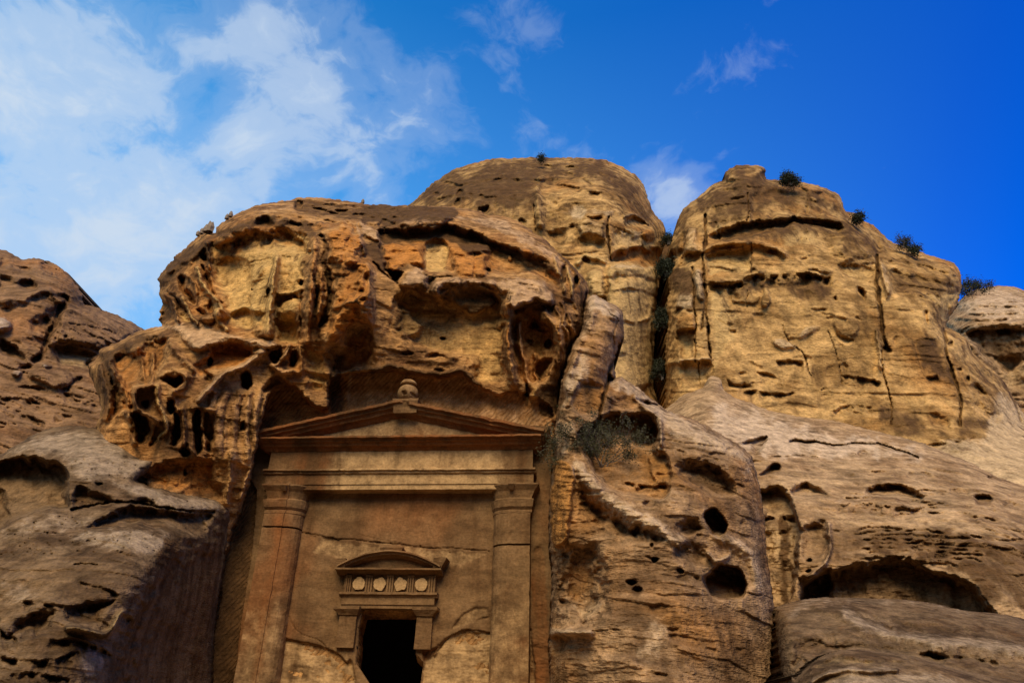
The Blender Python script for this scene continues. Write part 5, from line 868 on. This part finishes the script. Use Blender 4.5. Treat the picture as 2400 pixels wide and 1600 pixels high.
# wall of the facade, cut by the doorway
WP = Z('S', 604,1040, 1286,1030, 1292,1100, 1292,1990, 545,1990, 552,1600, 566,1450, 590,1300, 602,1150)
wf = [crk(Z('Q', 120,130, 250,140, 400,150, 520,175, 640,195, 760,195, 900,215, 1080,235, 1260,255, 1450,260, 1600,270, 1780,285), 2.2, .10, dark=.5), ledge(Z('Q', 420,145, 520,180, 600,180, 700,190), .10, 5, e=2), rec(Z('Q', 545,185, 640,195, 690,190, 640,210, 580,240), .05, 3, pale=.4),
      rec(Z('Q', 480,290, 520,250, 540,185, 640,205, 900,215, 1150,240, 1500,270, 1760,290, 1780,300, 1500,420, 1100,500, 900,400, 640,350, 540,330), .02, 8, pale=.45), crk(Z('Q', 820,160, 960,200, 1200,245), 1.4, .03),
      rec(Z('Q', 230,920, 330,935, 440,950, 540,975, 600,1000, 660,1040, 720,1100, 780,1110, 780,1800, -100,1800, 0,1200, 180,960), .10, 4, pale=.6, r=7), crk(Z('Q', 310,770, 350,860, 420,900, 520,930, 580,990, 640,1050), 1.8, .07, dark=.4), crk(Z('Q', 440,1050, 560,1040, 600,990), 1.8, .06),
      rec(Z('Q', 1380,1050, 1420,960, 1500,900, 1600,860, 1700,880, 1790,880, 1880,880, 1980,850, 2080,860, 2090,1800, 1290,1800, 1300,1100), .10, 4, pale=.6, r=7), crk(Z('Q', 1340,1070, 1420,1000, 1480,920, 1580,870, 1700,875, 1800,890, 1880,880, 1960,850), 3, .10, dark=.5), crk(Z('Q', 1560,890, 1660,905), 2, .06),
      rec(Z('Q', 1560,760, 1680,690, 1770,700, 1790,780, 1700,790, 1600,840, 1500,860), .05, 4, pale=.35, r=4), ledge(Z('Q', 1650,800, 1720,770, 1790,750), .07, 5), paint(Z('Q', 540,1000, 660,950, 760,1050, 770,1500, 300,1500, 300,1200), 20, pale=.4),
      paint(Z('Q', 240,1100, 480,1150, 460,1260, 220,1240), 14, dark=.8), paint(Z('P', 590,600, 1150,640, 1750,600, 1750,720, 590,720), 10, pale=.4), paint(Z('P', 420,940, 560,900, 560,1100, 440,1130), 12, dark=.45), el(*Z('Q', 1268,250)[0], 3, 3, .06, dark=.5),
      rec(Z('Q', 2090,300, 2200,300, 2220,1300, 2060,1300, 2080,700), .05, 6, orange=.5, dark=.3, r=5), el(*Z('Q', 1490,295)[0], 2.5, 2.5, .04), rec(Z('Q', 1290,1010, 1380,1000, 1420,960, 1380,1060, 1300,1100), .12, 4, orange=.5), rec(Z('Q', 600,1000, 680,1040, 740,1110, 690,1110, 640,1070), .12, 3, dark=.5)]
wall = build_mass('carved_wall', WP, [], wf, M_FACE, rim=(10, 0), thick=.10, cell=2.2, hole=DOOR, hole_thick=.12, bed=.05, amp=.07, seed=31, base=plane_D(0.0), parent=root, warp=3, wob=1.2, smooth_n=2, strata=.6)

# entablature, measured on the photo
U0, U1 = uu_((645, 1092)), uu_((1251, 1088))
v_fr_t = vv((640, 1071), (1253, 1063)); v_tn_t = vv((636, 1114), (1261, 1108)); v_tn_b = vv((637, 1125), (1252, 1120)); v_ar_m = vv((636, 1146), (1250, 1143)); v_ar_b = vv((800, 1157), (1100, 1155))
v_co_t = vv((628, 1047), (1272, 1041))
streak = lambda x0, w, a=1.0: (lambda u, v: a*np.exp(-((u-x0)/w)**2))
def st2(u, v): return np.maximum(.9*np.exp(-((u-(U0+1.05))/.35)**2), .55*np.exp(-((u-(U1-.25))/.15)**2))
pl = lambda u, v: .75*ss(U0+1.2, U0+1.9, u)*(1-ss(U1-1.0, U1-.4, u))
sweep('frieze', [(U0, v_fr_t), (U1, v_fr_t)], [(.03, -.1), (.03, .34), (-(v_fr_t-v_tn_t)-.02, .36), (-(v_fr_t-v_tn_t)-.02, -.1)], 70, amt=.006, tone={'dark': st2, 'orange': st2, 'pale': pl}, chip=.01)
hb = v_tn_t-v_tn_b
sweep('taenia', [(U0-.07, v_tn_t), (U1+.07, v_tn_t)], [(0, -.1), (0, .46), (-hb*.35, .47), (-hb*.45, .42), (-hb*.8, .41), (-hb, .37), (-hb, -.1)], 120, amt=.018, chip=.06, tone={'dark': st2, 'pale': pl})
hh = v_tn_b-v_ar_m
sweep('architrave', [(U0-.02, v_tn_b), (U1+.02, v_tn_b)], [(.01, -.1), (.01, .36), (-hh, .36), (-hh-.005, .335), (-hh-.02, .335), (-(v_tn_b-v_ar_b), .335), (-(v_tn_b-v_ar_b)-.01, .31), (-(v_tn_b-v_ar_b), -.1)], 90, amt=.005, tone={'dark': st2, 'orange': st2, 'pale': pl}, chip=.008)
hc = v_co_t-v_fr_t
sweep('cornice', [(U0-.17, v_co_t), (U1+.20, v_co_t)], [(0, -.1), (0, .70), (-hc*.18, .71), (-hc*.24, .62), (-hc*.42, .60), (-hc*.48, .54), (-hc*.70, .50), (-hc*.76, .42), (-hc, .37), (-hc, -.1)], 200, amt=.02, chip=.07, tone={'dark': lambda u, v: .30+.5*np.exp(-((u-(U0+.9))/.3)**2), 'orange': lambda u, v: .8+0*u})
# pediment
uL, vL = uvof(622, 1036); uR, vR = uvof(1280, 1031); uA, vA = uvof(951, 962)
vA2 = vA
sweep('tympanum', [(U0+.1, v_co_t+.28), (U1-.1, v_co_t+.28)], [(.0, -.1), (.0, .33), (-.3, .33), (-.3, -.1)], 8, amt=.004, chip=0)
bpy.data.objects.remove(bpy.data.objects['tympanum'])
def prism(name, pts, w, mat=None, parent=root, tone=None):
    V = np.array([(u, v, w) for u, v in pts]+[(u, v, -.1) for u, v in pts]); n = len(pts); cen = V[:n].mean(0)
    V = np.concatenate([V, cen[None]]); T = []; Q = []
    for i in range(n):
        j = (i+1) % n; T.append((i, j, 2*n)); Q.append((i, n+i, n+j, j))
    a1 = np.zeros((len(V), 4)); a1[:, 3] = 1; a2 = a1.copy()
    if tone: a1[:, :3] = tone
    return mesh_np(name, W3(V), np.array(Q), mat or M_FACE, False, np.array(T), dict(tone_a=a1, tone_b=a2), parent)
prism('tympanum', [(uL+.5, v_co_t), (uR-.5, v_co_t), (uA, vA-.12)], .30, tone=(0, .5, 0))
hr = .30
for s_, (ue, ve) in ((1, (uL, vL)), (-1, (uR, vR))):
    path = [(ue, ve+.02), (uA, vA)] if s_ == 1 else [(uA, vA), (ue, ve+.02)]
    sweep('raking_cornice', path, [(0, -.1), (0, .70), (-hr*.22, .71), (-hr*.28, .62), (-hr*.45, .61), (-hr*.5, .54), (-hr*.72, .50), (-hr*.8, .40), (-hr, .34), (-hr, -.1)], 150, amt=.022, chip=.08, tone={'dark': lambda u, v: .34+0*u, 'orange': lambda u, v: .6+0*u})
    # acroterion ledge at the corner
    if s_ == 1: loft('corner_ledge', [(ve-.02, ue-.03, ue+.35, .55), (ve+.13, ue-.10, ue+.8, .60)], amt=.02)
    else: loft('corner_ledge', [(ve-.02, ue-.35, ue+.03, .55), (ve+.12, ue-.8, ue+.12, .62)], amt=.02)

# pilasters: front face plus a quarter column on the inner side
PL0, PL1 = uu_((612, 1248), (580, 1398)), uu_((706, 1257), (680, 1423)); PR0, PR1 = uu_((1157, 1290), (1152, 1400)), uu_((1248, 1215), (1241, 1420))
v_bot = uvof(950, 1600)[1]-1.2
vlc = vv((620, 1181), (1250, 1181)); vlm = vv((618, 1212), (1250, 1213)); vtop = vv((618, 1150), (1270, 1150))
v_cr = vv((612, 1243)); v_cr2 = vv((1200, 1284))
for nm, a, b, inn, vc in (('L', PL0+.20, PL1, 1, v_cr), ('R', PR0, PR1, -1, v_cr2)):
    red = (lambda u, v, a=a, b=b: .45*np.exp(-((u-(b-.38)-.05*np.sin(v*3))/.12)**2)) if nm == 'L' else (lambda u, v: .0*u)
    for lo, hi, w in ((v_bot, vc-.025, .30), (vc+.015, vlm, .31)):
        loft('pilaster_shaft', [(lo, a, b, w+.1), (hi, a, b, w+.1)], inner=inn, amt=.012 if lo > v_bot else .018, chip=.03, tone={'orange': red, 'pale': (lambda u, v: .35*ss(v_cr-1.2, v_cr-2.2, v)+0*u)})
        if lo > v_bot:
            pass
    m0 = loft('pilaster_capital', [(vlm-.01, a-.0, b+.0, .33), (vlm+.02, a-.03, b+.03, .37), (vlm+.07, a-.03, b+.03, .37), (vlm+.09, a-.02, b+.02, .35), (vlm+.15, a-.05, b+.05, .41), (vlc-.05, a-.07, b+.07, .44), (vlc, a-.08, b+.08, .45), (vlc+.01, a-.05, b+.05, .40),
              (vlc+.05, a-.02, b+.03, .36), (vlc+.2, a-.06, b+.09, .42), (vtop, a-.12, b+.18, .52), (vtop+.03, a-.13, b+.19, .52)], inner=inn, amt=.016, chip=.05, tone={'orange': red})
    loft('capital_boss', [(vtop-.12, (a+b)/2-.05, (a+b)/2+.05, .50), (vtop-.02, (a+b)/2-.07, (a+b)/2+.07, .60)], amt=.012, parent=root)

# urn
def lathe(name, c, prof, nseg=28, parent=root, amt=.012, holes=(), mat=None):
    u0, v0, w0 = c; rows = []
    for r, v in prof:
        for t in np.linspace(0, 2*math.pi, nseg, endpoint=False):
            rr_ = r
            rows.append((u0+rr_*math.cos(t), v0+v, w0+rr_*math.sin(t)))
    V = np.array(rows); V = wear(V, amt, 6)
    for hu, hv, hr_ in holes:
        d = np.hypot(V[:, 0]-hu, V[:, 1]-hv); k = (1-ss(hr_*.55, hr_, d))*(V[:, 2] > w0); V[:, 2] -= k*.10
    idx = np.arange(len(V)).reshape(len(prof), nseg); nx = np.roll(idx, -1, 1)
    Fq = np.stack([idx[:-1].ravel(), nx[:-1].ravel(), nx[1:].ravel(), idx[1:].ravel()], 1)
    a1 = np.zeros((len(V), 4)); a1[:, 3] = 1; a1[:, 1] = .4; a2 = a1*0
    return mesh_np(name, W3(V), Fq, mat or M_FACE, False, None, dict(tone_a=a1, tone_b=a2), parent)
ub, vb = uvof(953, 950, 0.0); OFFW = .55
ub = uvof(952, 950, -OFFW)[0] if False else ub
def uvw(px, py, w):
    d = ray(px, py); t = ((FO-CAM)@FN+w)/(d@FN); P = CAM+d*t-FO; return float(P@FU), float(P[2])
WU = .50
uc, _ = uvw(953, 950, WU); vb0 = uvw(953, 962, WU)[1]; vb1 = uvw(953, 940, WU)[1]; vball0 = vb1; vball1 = uvw(953, 904, WU)[1]; vtop_ = uvw(953, 892, WU)[1]; hw = abs(uvw(983, 945, WU)[0]-uvw(921, 945, WU)[0])/2; rb = abs(uvw(977, 920, WU)[0]-uvw(930, 920, WU)[0])/2
urn = lathe('urn', (uc, vball0, WU), [(.001, 0)]+[(rb*math.cos(t)**.8, (vball1-vball0)/2*(1+math.sin(t))) for t in np.linspace(-1.15, 1.15, 18)]+[(rb*.5, vball1-vball0), (rb*.80, vball1-vball0+.02), (rb*.82, vball1-vball0+.05), (rb*.6, (vtop_-vball0)*.97), (rb*.3, vtop_-vball0), (.001, vtop_-vball0)],
            holes=((uc-.04, vball0+.13, .06), (uc+.17, vball0+.12, .05)))
base_ = loft('urn_base', [(vb0-.1, uc-hw*.85, uc+hw*.85, .62), (vb0+.05, uc-hw*.85, uc+hw*.85, .62), (vb1-.06, uc-hw*.95, uc+hw*.95, .67), (vb1, uc-hw, uc+hw, .67)], amt=.02, parent=root)

# doorway surround with segmental pediment and small frieze
door = bpy.data.objects.new('doorway_surround', None); COL.objects.link(door); door.parent = root
dl = W3([(uvof(914, 1430)[0], uvof(914, 1520)[1], 0)])[0]; door.location = Vector(dl)-root.location
class _P:                                  # parent whose world location is known
    pass
def child(o):
    wl = o.location+root.location; o.parent = door; o.location = wl-Vector(dl); return o
dU0, dU1 = uu_((805, 1410)), uu_((1021, 1411)); uc_ = (dU0+dU1)/2
vd_ct, vd_cb = vv((797, 1337), (1039, 1339)), vv((805, 1349), (1030, 1349)); vd_tt = vv((800, 1390), (1030, 1391)); vd_tb = vv((805, 1401), (1021, 1402)); vd_am = vv((805, 1418), (1021, 1419)); vd_l = vv((805, 1427), (1021, 1427))
child(sweep('lintel_frieze', [(dU0, vd_cb), (dU1, vd_cb)], [(.02, -.1), (.02, .12), (-(vd_cb-vd_tt)-.01, .12), (-(vd_cb-vd_tt)-.01, -.1)], 30, amt=.004, chip=.01))
child(sweep('lintel_band', [(dU0-.05, vd_tt), (dU1+.06, vd_tt)], [(0, -.1), (0, .24), (-(vd_tt-vd_tb)*.5, .24), (-(vd_tt-vd_tb)*.6, .20), (-(vd_tt-vd_tb), .17), (-(vd_tt-vd_tb), -.1)], 60, amt=.010, chip=.03))
ha = vd_tb-vd_am
child(sweep('lintel', [(dU0, vd_tb), (dU1, vd_tb)], [(.01, -.1), (.01, .16), (-ha, .16), (-ha-.01, .13), (-(vd_tb-vd_l), .13), (-(vd_tb-vd_l)-.01, -.1)], 40, amt=.005, chip=.01))
hd = vd_ct-vd_cb
child(sweep('door_cornice', [(uu_((797, 1340)), vd_ct), (uu_((1041, 1341)), vd_ct)], [(0, -.1), (0, .40), (-hd*.35, .40), (-hd*.45, .30), (-hd*.75, .24), (-hd, .16), (-hd-.02, -.1)], 70, amt=.010, chip=.04))
aL, aR = uu_((800, 1337)), uu_((1038, 1338)); ap = vv((927, 1297)); arc = []
for t in np.linspace(-1, 1, 25): arc.append((uc_+(aR-aL)/2*t, vd_ct+.05+(ap-vd_ct-.05)*(1-abs(t)**2.0)))
child(sweep('arched_pediment', arc, [(0, -.1), (0, .40), (-.03, .41), (-.045, .34), (-.08, .33), (-.09, .26), (-.13, .20), (-.13, -.1)], 80, amt=.010, chip=.04))
child(prism('pediment_panel', [(u, v-.08) for u, v in arc[2:-2]]+[(arc[-3][0], vd_ct), (arc[2][0], vd_ct)], .13))
child(loft('crowning_block', [(ap-.02, uc_-.22, uc_+.24, .30), (ap+.06, uc_-.24, uc_+.27, .34), (ap+.13, uc_-.27, uc_+.22, .32)], amt=.03, chip=.08))
child(loft('corner_acroterion', [(vd_ct+.02, aL-.02, aL+.16, .34), (vd_ct+.2, aL-.10, aL+.2, .40)], amt=.02, chip=.06)); child(loft('corner_acroterion', [(vd_ct+.02, aR-.16, aR+.02, .34), (vd_ct+.22, aR-.15, aR+.14, .40)], amt=.02, chip=.06))
vt0, vt1 = vd_tt+.005, vd_cb-.01
for k, (xa, xb) in enumerate(((735, 780), (880, 935), (1035, 1088), (1185, 1235), (1338, 1393))):
    x = uvof(580+(xa+xb)/2/3.136, 1370)[0]; w = abs(uvof(580+xb/3.136, 1370)[0]-uvof(580+xa/3.136, 1370)[0])
    prof = [(-w/2, 0.1)]
    for j in range(3):
        c = -w/2+w*(j+.5)/3; prof += [(c-w*.11, .175), (c+w*.11, .175)]
        if j < 2: prof += [(c+w/6, .125)]
    prof += [(w/2, .1)]; prof = prof[::-1]
    child(sweep('triglyph', [(x, vt0), (x, vt1-.04)], [(-a, b) for a, b in prof][::-1], 6, amt=.004, chip=.008))
    child(sweep('triglyph_cap', [(x-w/2, vt1), (x+w/2, vt1)], [(0, -.1), (0, .19), (-.045, .19), (-.045, -.1)], 5, amt=.004, chip=.01))
for k, (x, y) in enumerate(((823, 525), (975, 528), (1128, 530), (1280, 532))):
    u, v = uvw(580+x/3.136, 1200+y/3.136, .15); r = .135; pts = []
    rs = np.random.RandomState(k+4)
    ph = rs.uniform(0, 6, 3)
    for t in np.linspace(0, 2*math.pi, 36, endpoint=False):
        q = r*(1+(.03, .06, .09, .02)[k]*math.sin(5*t+ph[0])+(.05, .04, .07, .02)[k]*math.sin(3*t+ph[1])+.03*math.sin(11*t+ph[2])); pts.append((u+q*math.cos(t), v+q*math.sin(t)))
    child(prism('disc', pts, .20, tone=(0, .9, 0)))
jt, jb = vv((790, 1424), (1030, 1424)), vv((792, 1444), (1028, 1444))
for s_, (c0, c1, j0, j1, ybot) in enumerate(((788, 849, 798, 838, 1519), (972, 1030, 979, 1015, 1520))):
    a, b = uvof(c0, 1434)[0], uvof(c1, 1434)[0]; ja, jb_ = uvof(j0, 1460)[0], uvof(j1, 1460)[0]; vbt = vv((915, ybot))
    if s_ == 0: a_in = uvof(849, 1440)[0]
    child(loft('jamb_capital', [(jb, ja-.01, jb_+.01, .17), (jb+.03, ja-.03, jb_+.03, .19), (jt-.06, a, b, .26), (jt, a-.01, b, .27)], amt=.016, chip=.05))
    child(loft('door_jamb', [(vbt, ja-.02, jb_, .12), (jb, ja, jb_, .13)], amt=.010, chip=.03))
# dark burial chamber behind the opening
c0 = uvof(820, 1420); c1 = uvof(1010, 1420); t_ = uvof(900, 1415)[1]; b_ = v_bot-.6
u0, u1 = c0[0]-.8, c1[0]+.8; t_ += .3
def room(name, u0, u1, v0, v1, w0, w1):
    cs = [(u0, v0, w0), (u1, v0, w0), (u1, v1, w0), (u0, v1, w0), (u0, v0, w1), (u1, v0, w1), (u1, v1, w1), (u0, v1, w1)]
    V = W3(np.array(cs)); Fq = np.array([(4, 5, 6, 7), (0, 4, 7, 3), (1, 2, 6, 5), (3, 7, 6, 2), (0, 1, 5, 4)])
    return mesh_np(name, V, Fq, M_CHAMBER, False, None, None, root)
M_CHAMBER = plain_mat('chamber_shade_rock', (.035, .026, .02), .95)  # near-black rock colour, carries the shade inside the chamber
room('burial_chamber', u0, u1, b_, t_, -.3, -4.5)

# ------------------------------------------------------------------ ground and the facing side of the gorge
M_SAND = rock_mat('valley_sand', base=(.34, .25, .16), alt=(.28, .19, .12), scale=.8, bump=.3, lamin=.2)
def grid_obj(name, x0, x1, y0, y1, nx, ny, fn, mat):
    X, Y = np.meshgrid(np.linspace(x0, x1, nx), np.linspace(y0, y1, ny)); V = fn(X.ravel(), Y.ravel())
    idx = np.arange(nx*ny).reshape(ny, nx)
    Fq = np.stack([idx[:-1, :-1].ravel(), idx[:-1, 1:].ravel(), idx[1:, 1:].ravel(), idx[1:, :-1].ravel()], 1)
    return mesh_np(name, V, Fq, mat, True, None, None, None)
g_ = grid_obj('ground', -400, 400, -300, 500, 160, 160, lambda x, y: np.stack([x, y, .25*fbm(np.stack([x*.08, y*.08, 0*x], 1), 4)-.15-.0*x], 1), M_SAND); tag(g_, None, None, None, 'structure')
def opp(s, h):     # s along, h up (0..1): a rounded cliff on the far side of the narrow valley, curving round the viewer's left and right
    a = s; x = a; y = -15-4*np.cos(a*.06)+1.5*np.sin(a*.21)
    z = h*15; y = y-8*np.clip(h-.55, 0, 1)**2*4
    P = np.stack([x, y, z], 1); n = fbm(P*.18+3, 5); l = ridged(P*np.array([.2, .2, 1.0])+9, 4)
    P[:, 1] += 3.5*n+.5*l; P[:, 2] += 2.0*n*h; P[:, 2] -= .8; return P
o = grid_obj('facing_cliff', -46, 46, 0, 1, 260, 90, opp, M_TOMB)
mod = o.modifiers.new('thickness', 'SOLIDIFY'); mod.thickness = 3; mod.offset = -1
tag(o, None, None, None, 'structure')

# ------------------------------------------------------------------ shrubs
M_BARK = plain_mat('shrub_bark', (.16, .13, .10), .9); M_LEAF = plain_mat('shrub_leaf', (.032, .038, .018), .7, var=.5, sc=3); M_LEAF2 = plain_mat('dry_shrub_leaf', (.058, .054, .022), .7, var=.5, sc=4); M_TWIG = plain_mat('dry_twig', (.22, .19, .15), .9)
def tube(V, F, p, q, r0, r1, n=5):
    d = q-p; l = np.linalg.norm(d); d = d/(l+1e-9); a = np.cross(d, [0.3, .2, 1.0]); a /= np.linalg.norm(a)+1e-9; b = np.cross(d, a); k = len(V)
    for P, r in ((p, r0), (q, r1)):
        for t in range(n):
            c, s = math.cos(2*math.pi*t/n), math.sin(2*math.pi*t/n); V.append(P+(a*c+b*s)*r)
    for t in range(n): F.append((k+t, k+(t+1) % n, k+n+(t+1) % n, k+n+t))
def shrub(name, base, H_, Wd, label, cat, group=None, n_br=7, depth=4, leaf=.05, nleaf=10, seed=0, lean=(0, 0), mat=M_LEAF, droop=0.0, thick=.02, spread=1.0, bark=None):
    rs = np.random.RandomState(seed); V = []; F = []; tips = []
    def grow(p, d, l, r, k):
        n = 3
        for i in range(n):
            d = d+rs.normal(size=3)*.17; d[2] += .05-droop; d /= np.linalg.norm(d); q = p+d*l/n
            tube(V, F, p, q, r*(1-i/n*.45), r*(1-(i+1)/n*.45)); p = q
            if k <= 1: tips.append(q)
        if k > 0:
            for j in range(rs.randint(2, 4)):
                e = d+rs.normal(size=3)*.55*spread; e /= np.linalg.norm(e); grow(p, e, l*rs.uniform(.55, .85), r*.55, k-1)
    base = np.asarray(base, float)
    for j in range(n_br):
        an = rs.uniform(0, 6.28); d = np.array([math.cos(an)*Wd/H_*.6+lean[0], math.sin(an)*Wd/H_*.5+lean[1], 1.0]); d /= np.linalg.norm(d)
        grow(base+rs.normal(size=3)*.03*H_*np.array([1, 1, 0]), d, H_*rs.uniform(.26, .42), thick, depth-1)
    root_ = bpy.data.objects.new(name, None); COL.objects.link(root_); root_.location = tuple(base); tag(root_, label, cat, group)
    mesh_np('branches', np.array(V), np.array(F), bark or M_BARK, True, None, None, root_)
    tips = np.array(tips); tips = tips[rs.choice(len(tips), min(len(tips), 900), replace=False)]
    c = np.repeat(tips, nleaf, 0)+rs.normal(size=(len(tips)*nleaf, 3))*leaf*2.0
    n = len(c); a = rs.normal(size=(n, 3)); a /= np.linalg.norm(a, axis=1)[:, None]; b = rs.normal(size=(n, 3)); b -= (b*a).sum(1)[:, None]*a; b /= np.linalg.norm(b, axis=1)[:, None]
    s = leaf*rs.uniform(.5, 1.2, (n, 1)); LV = np.stack([c-a*s, c-b*s*.35, c+a*s, c+b*s*.35], 1).reshape(-1, 3)
    lf = mesh_np('foliage', LV, np.arange(n*4).reshape(n, 4), mat, False, None, None, root_)
    return root_
def on(px, py, D): return at(px, py, D)
shrub('shrub', on(1395, 1140, 15.5), 1.65, 1.2, 'large sprawling grey-green shrub rooted in the hollow of the pitted slab', 'shrub', None, 14, 5, .030, 16, 3, lean=(.10, -.15), mat=M_LEAF2, droop=.0, thick=.022, spread=1.15)
shrub('shrub', on(1270, 376, 44.6), .5, 1.1, 'small dark shrub on top of the rounded dome', 'shrub', 'shrubs on the skyline', 5, 3, .07, 7, 5, thick=.03, spread=1.7)
shrub('shrub', on(1853, 434, 38.2), .85, .7, 'dark shrub beside the flat-topped knob on the cliff crest', 'shrub', 'shrubs on the skyline', 8, 4, .08, 7, 6, thick=.04, lean=(-.1, 0))
shrub('shrub', on(2118, 580, 38.0), .9, 1.1, 'sparse dark bush half way down the right-hand skyline', 'shrub', 'shrubs on the skyline', 5, 4, .06, 5, 7, thick=.035, lean=(-.5, 0), spread=1.6)
shrub('shrub', on(2146, 590, 37.6), .35, .6, 'low tuft right below the sparse bush on the skyline', 'shrub', 'shrubs on the skyline', 5, 3, .08, 7, 17, thick=.03)
shrub('shrub', on(2275, 690, 45.5), 1.5, 1.5, 'broad dark bush between the cliff and the far right dome', 'shrub', 'shrubs on the skyline', 6, 4, .08, 7, 8, thick=.05, lean=(.25, 0), spread=1.5)
shrub('shrub', on(1569, 572, 40.5), 1.0, .8, 'tiny shrub in the notch between dome and cliff', 'shrub', 'shrubs on the skyline', 6, 3, .08, 7, 9, thick=.03)
shrub('shrub', on(2010, 515, 37.9), .4, 1.0, 'low scrubby tuft on the stepped shoulder of the cliff', 'shrub', 'shrubs on the skyline', 7, 3, .08, 7, 10, thick=.03)
shrub('shrub', on(1563, 650, 38.2), 1.1, .5, 'dark green shrub high inside the crevice', 'shrub', 'shrubs in the crevice', 9, 4, .09, 8, 11, thick=.04)
shrub('shrub', on(1558, 770, 37.2), 1.2, .4, 'tangled shrub with bare twigs half way down the crevice', 'shrub', 'shrubs in the crevice', 9, 4, .08, 6, 12, thick=.04, bark=M_TWIG)
shrub('shrub', on(1554, 890, 36.6), 1.1, .35, 'lowest straggly shrub near the foot of the crevice', 'shrub', 'shrubs in the crevice', 9, 4, .07, 5, 13, thick=.04, bark=M_TWIG)
# cairn stones on the left shoulder of the tomb cliff
M_ST = plain_mat('cairn_stone', (.22, .16, .10), .95, .02)
for k, (x, y, s) in enumerate(((463, 549, .10), (472, 545, .12), (482, 541, .17), (490, 540, .22), (531, 510, .11), (540, 505, .12), (850, 473, .10))):
    rs = np.random.RandomState(k); V = []
    n = 6
    for i, h in enumerate((0, .5, 1.0)):
        for t in range(n):
            r = s*(1, 1.05, .45)[i]*rs.uniform(.75, 1.15); V.append((r*math.cos(t*1.047)*.6, r*math.sin(t*1.047)*.6, h*s*1.7*rs.uniform(.9, 1.1)))
    V = np.array(V)+on(x, y+3, 18.9 if k < 4 else (18.8 if k < 6 else 21.3)); Fq = [(a*n+t, a*n+(t+1) % n, (a+1)*n+(t+1) % n, (a+1)*n+t) for a in (0, 1) for t in range(n)]
    T = [(12+t, 12+(t+1) % n, 17) for t in range(n-2)]
    o = mesh_np('stone', V, np.array(Fq), M_ST, False, np.array(T))
    tag(o, ('leftmost small stone of the four standing on the left shoulder of the tomb cliff', 'second small stone from the left on the left shoulder of the tomb cliff', 'third small stone from the left on the left shoulder of the tomb cliff',
            'tallest, rightmost stone of the four on the left shoulder of the tomb cliff', 'left stone of the tiny pair on the rounded brow of the tomb cliff', 'right stone of the tiny pair on the rounded brow of the tomb cliff',
            'single tiny stone on the flat dark crest of the tomb cliff')[k], 'stone', 'loose stones on the tomb cliff')
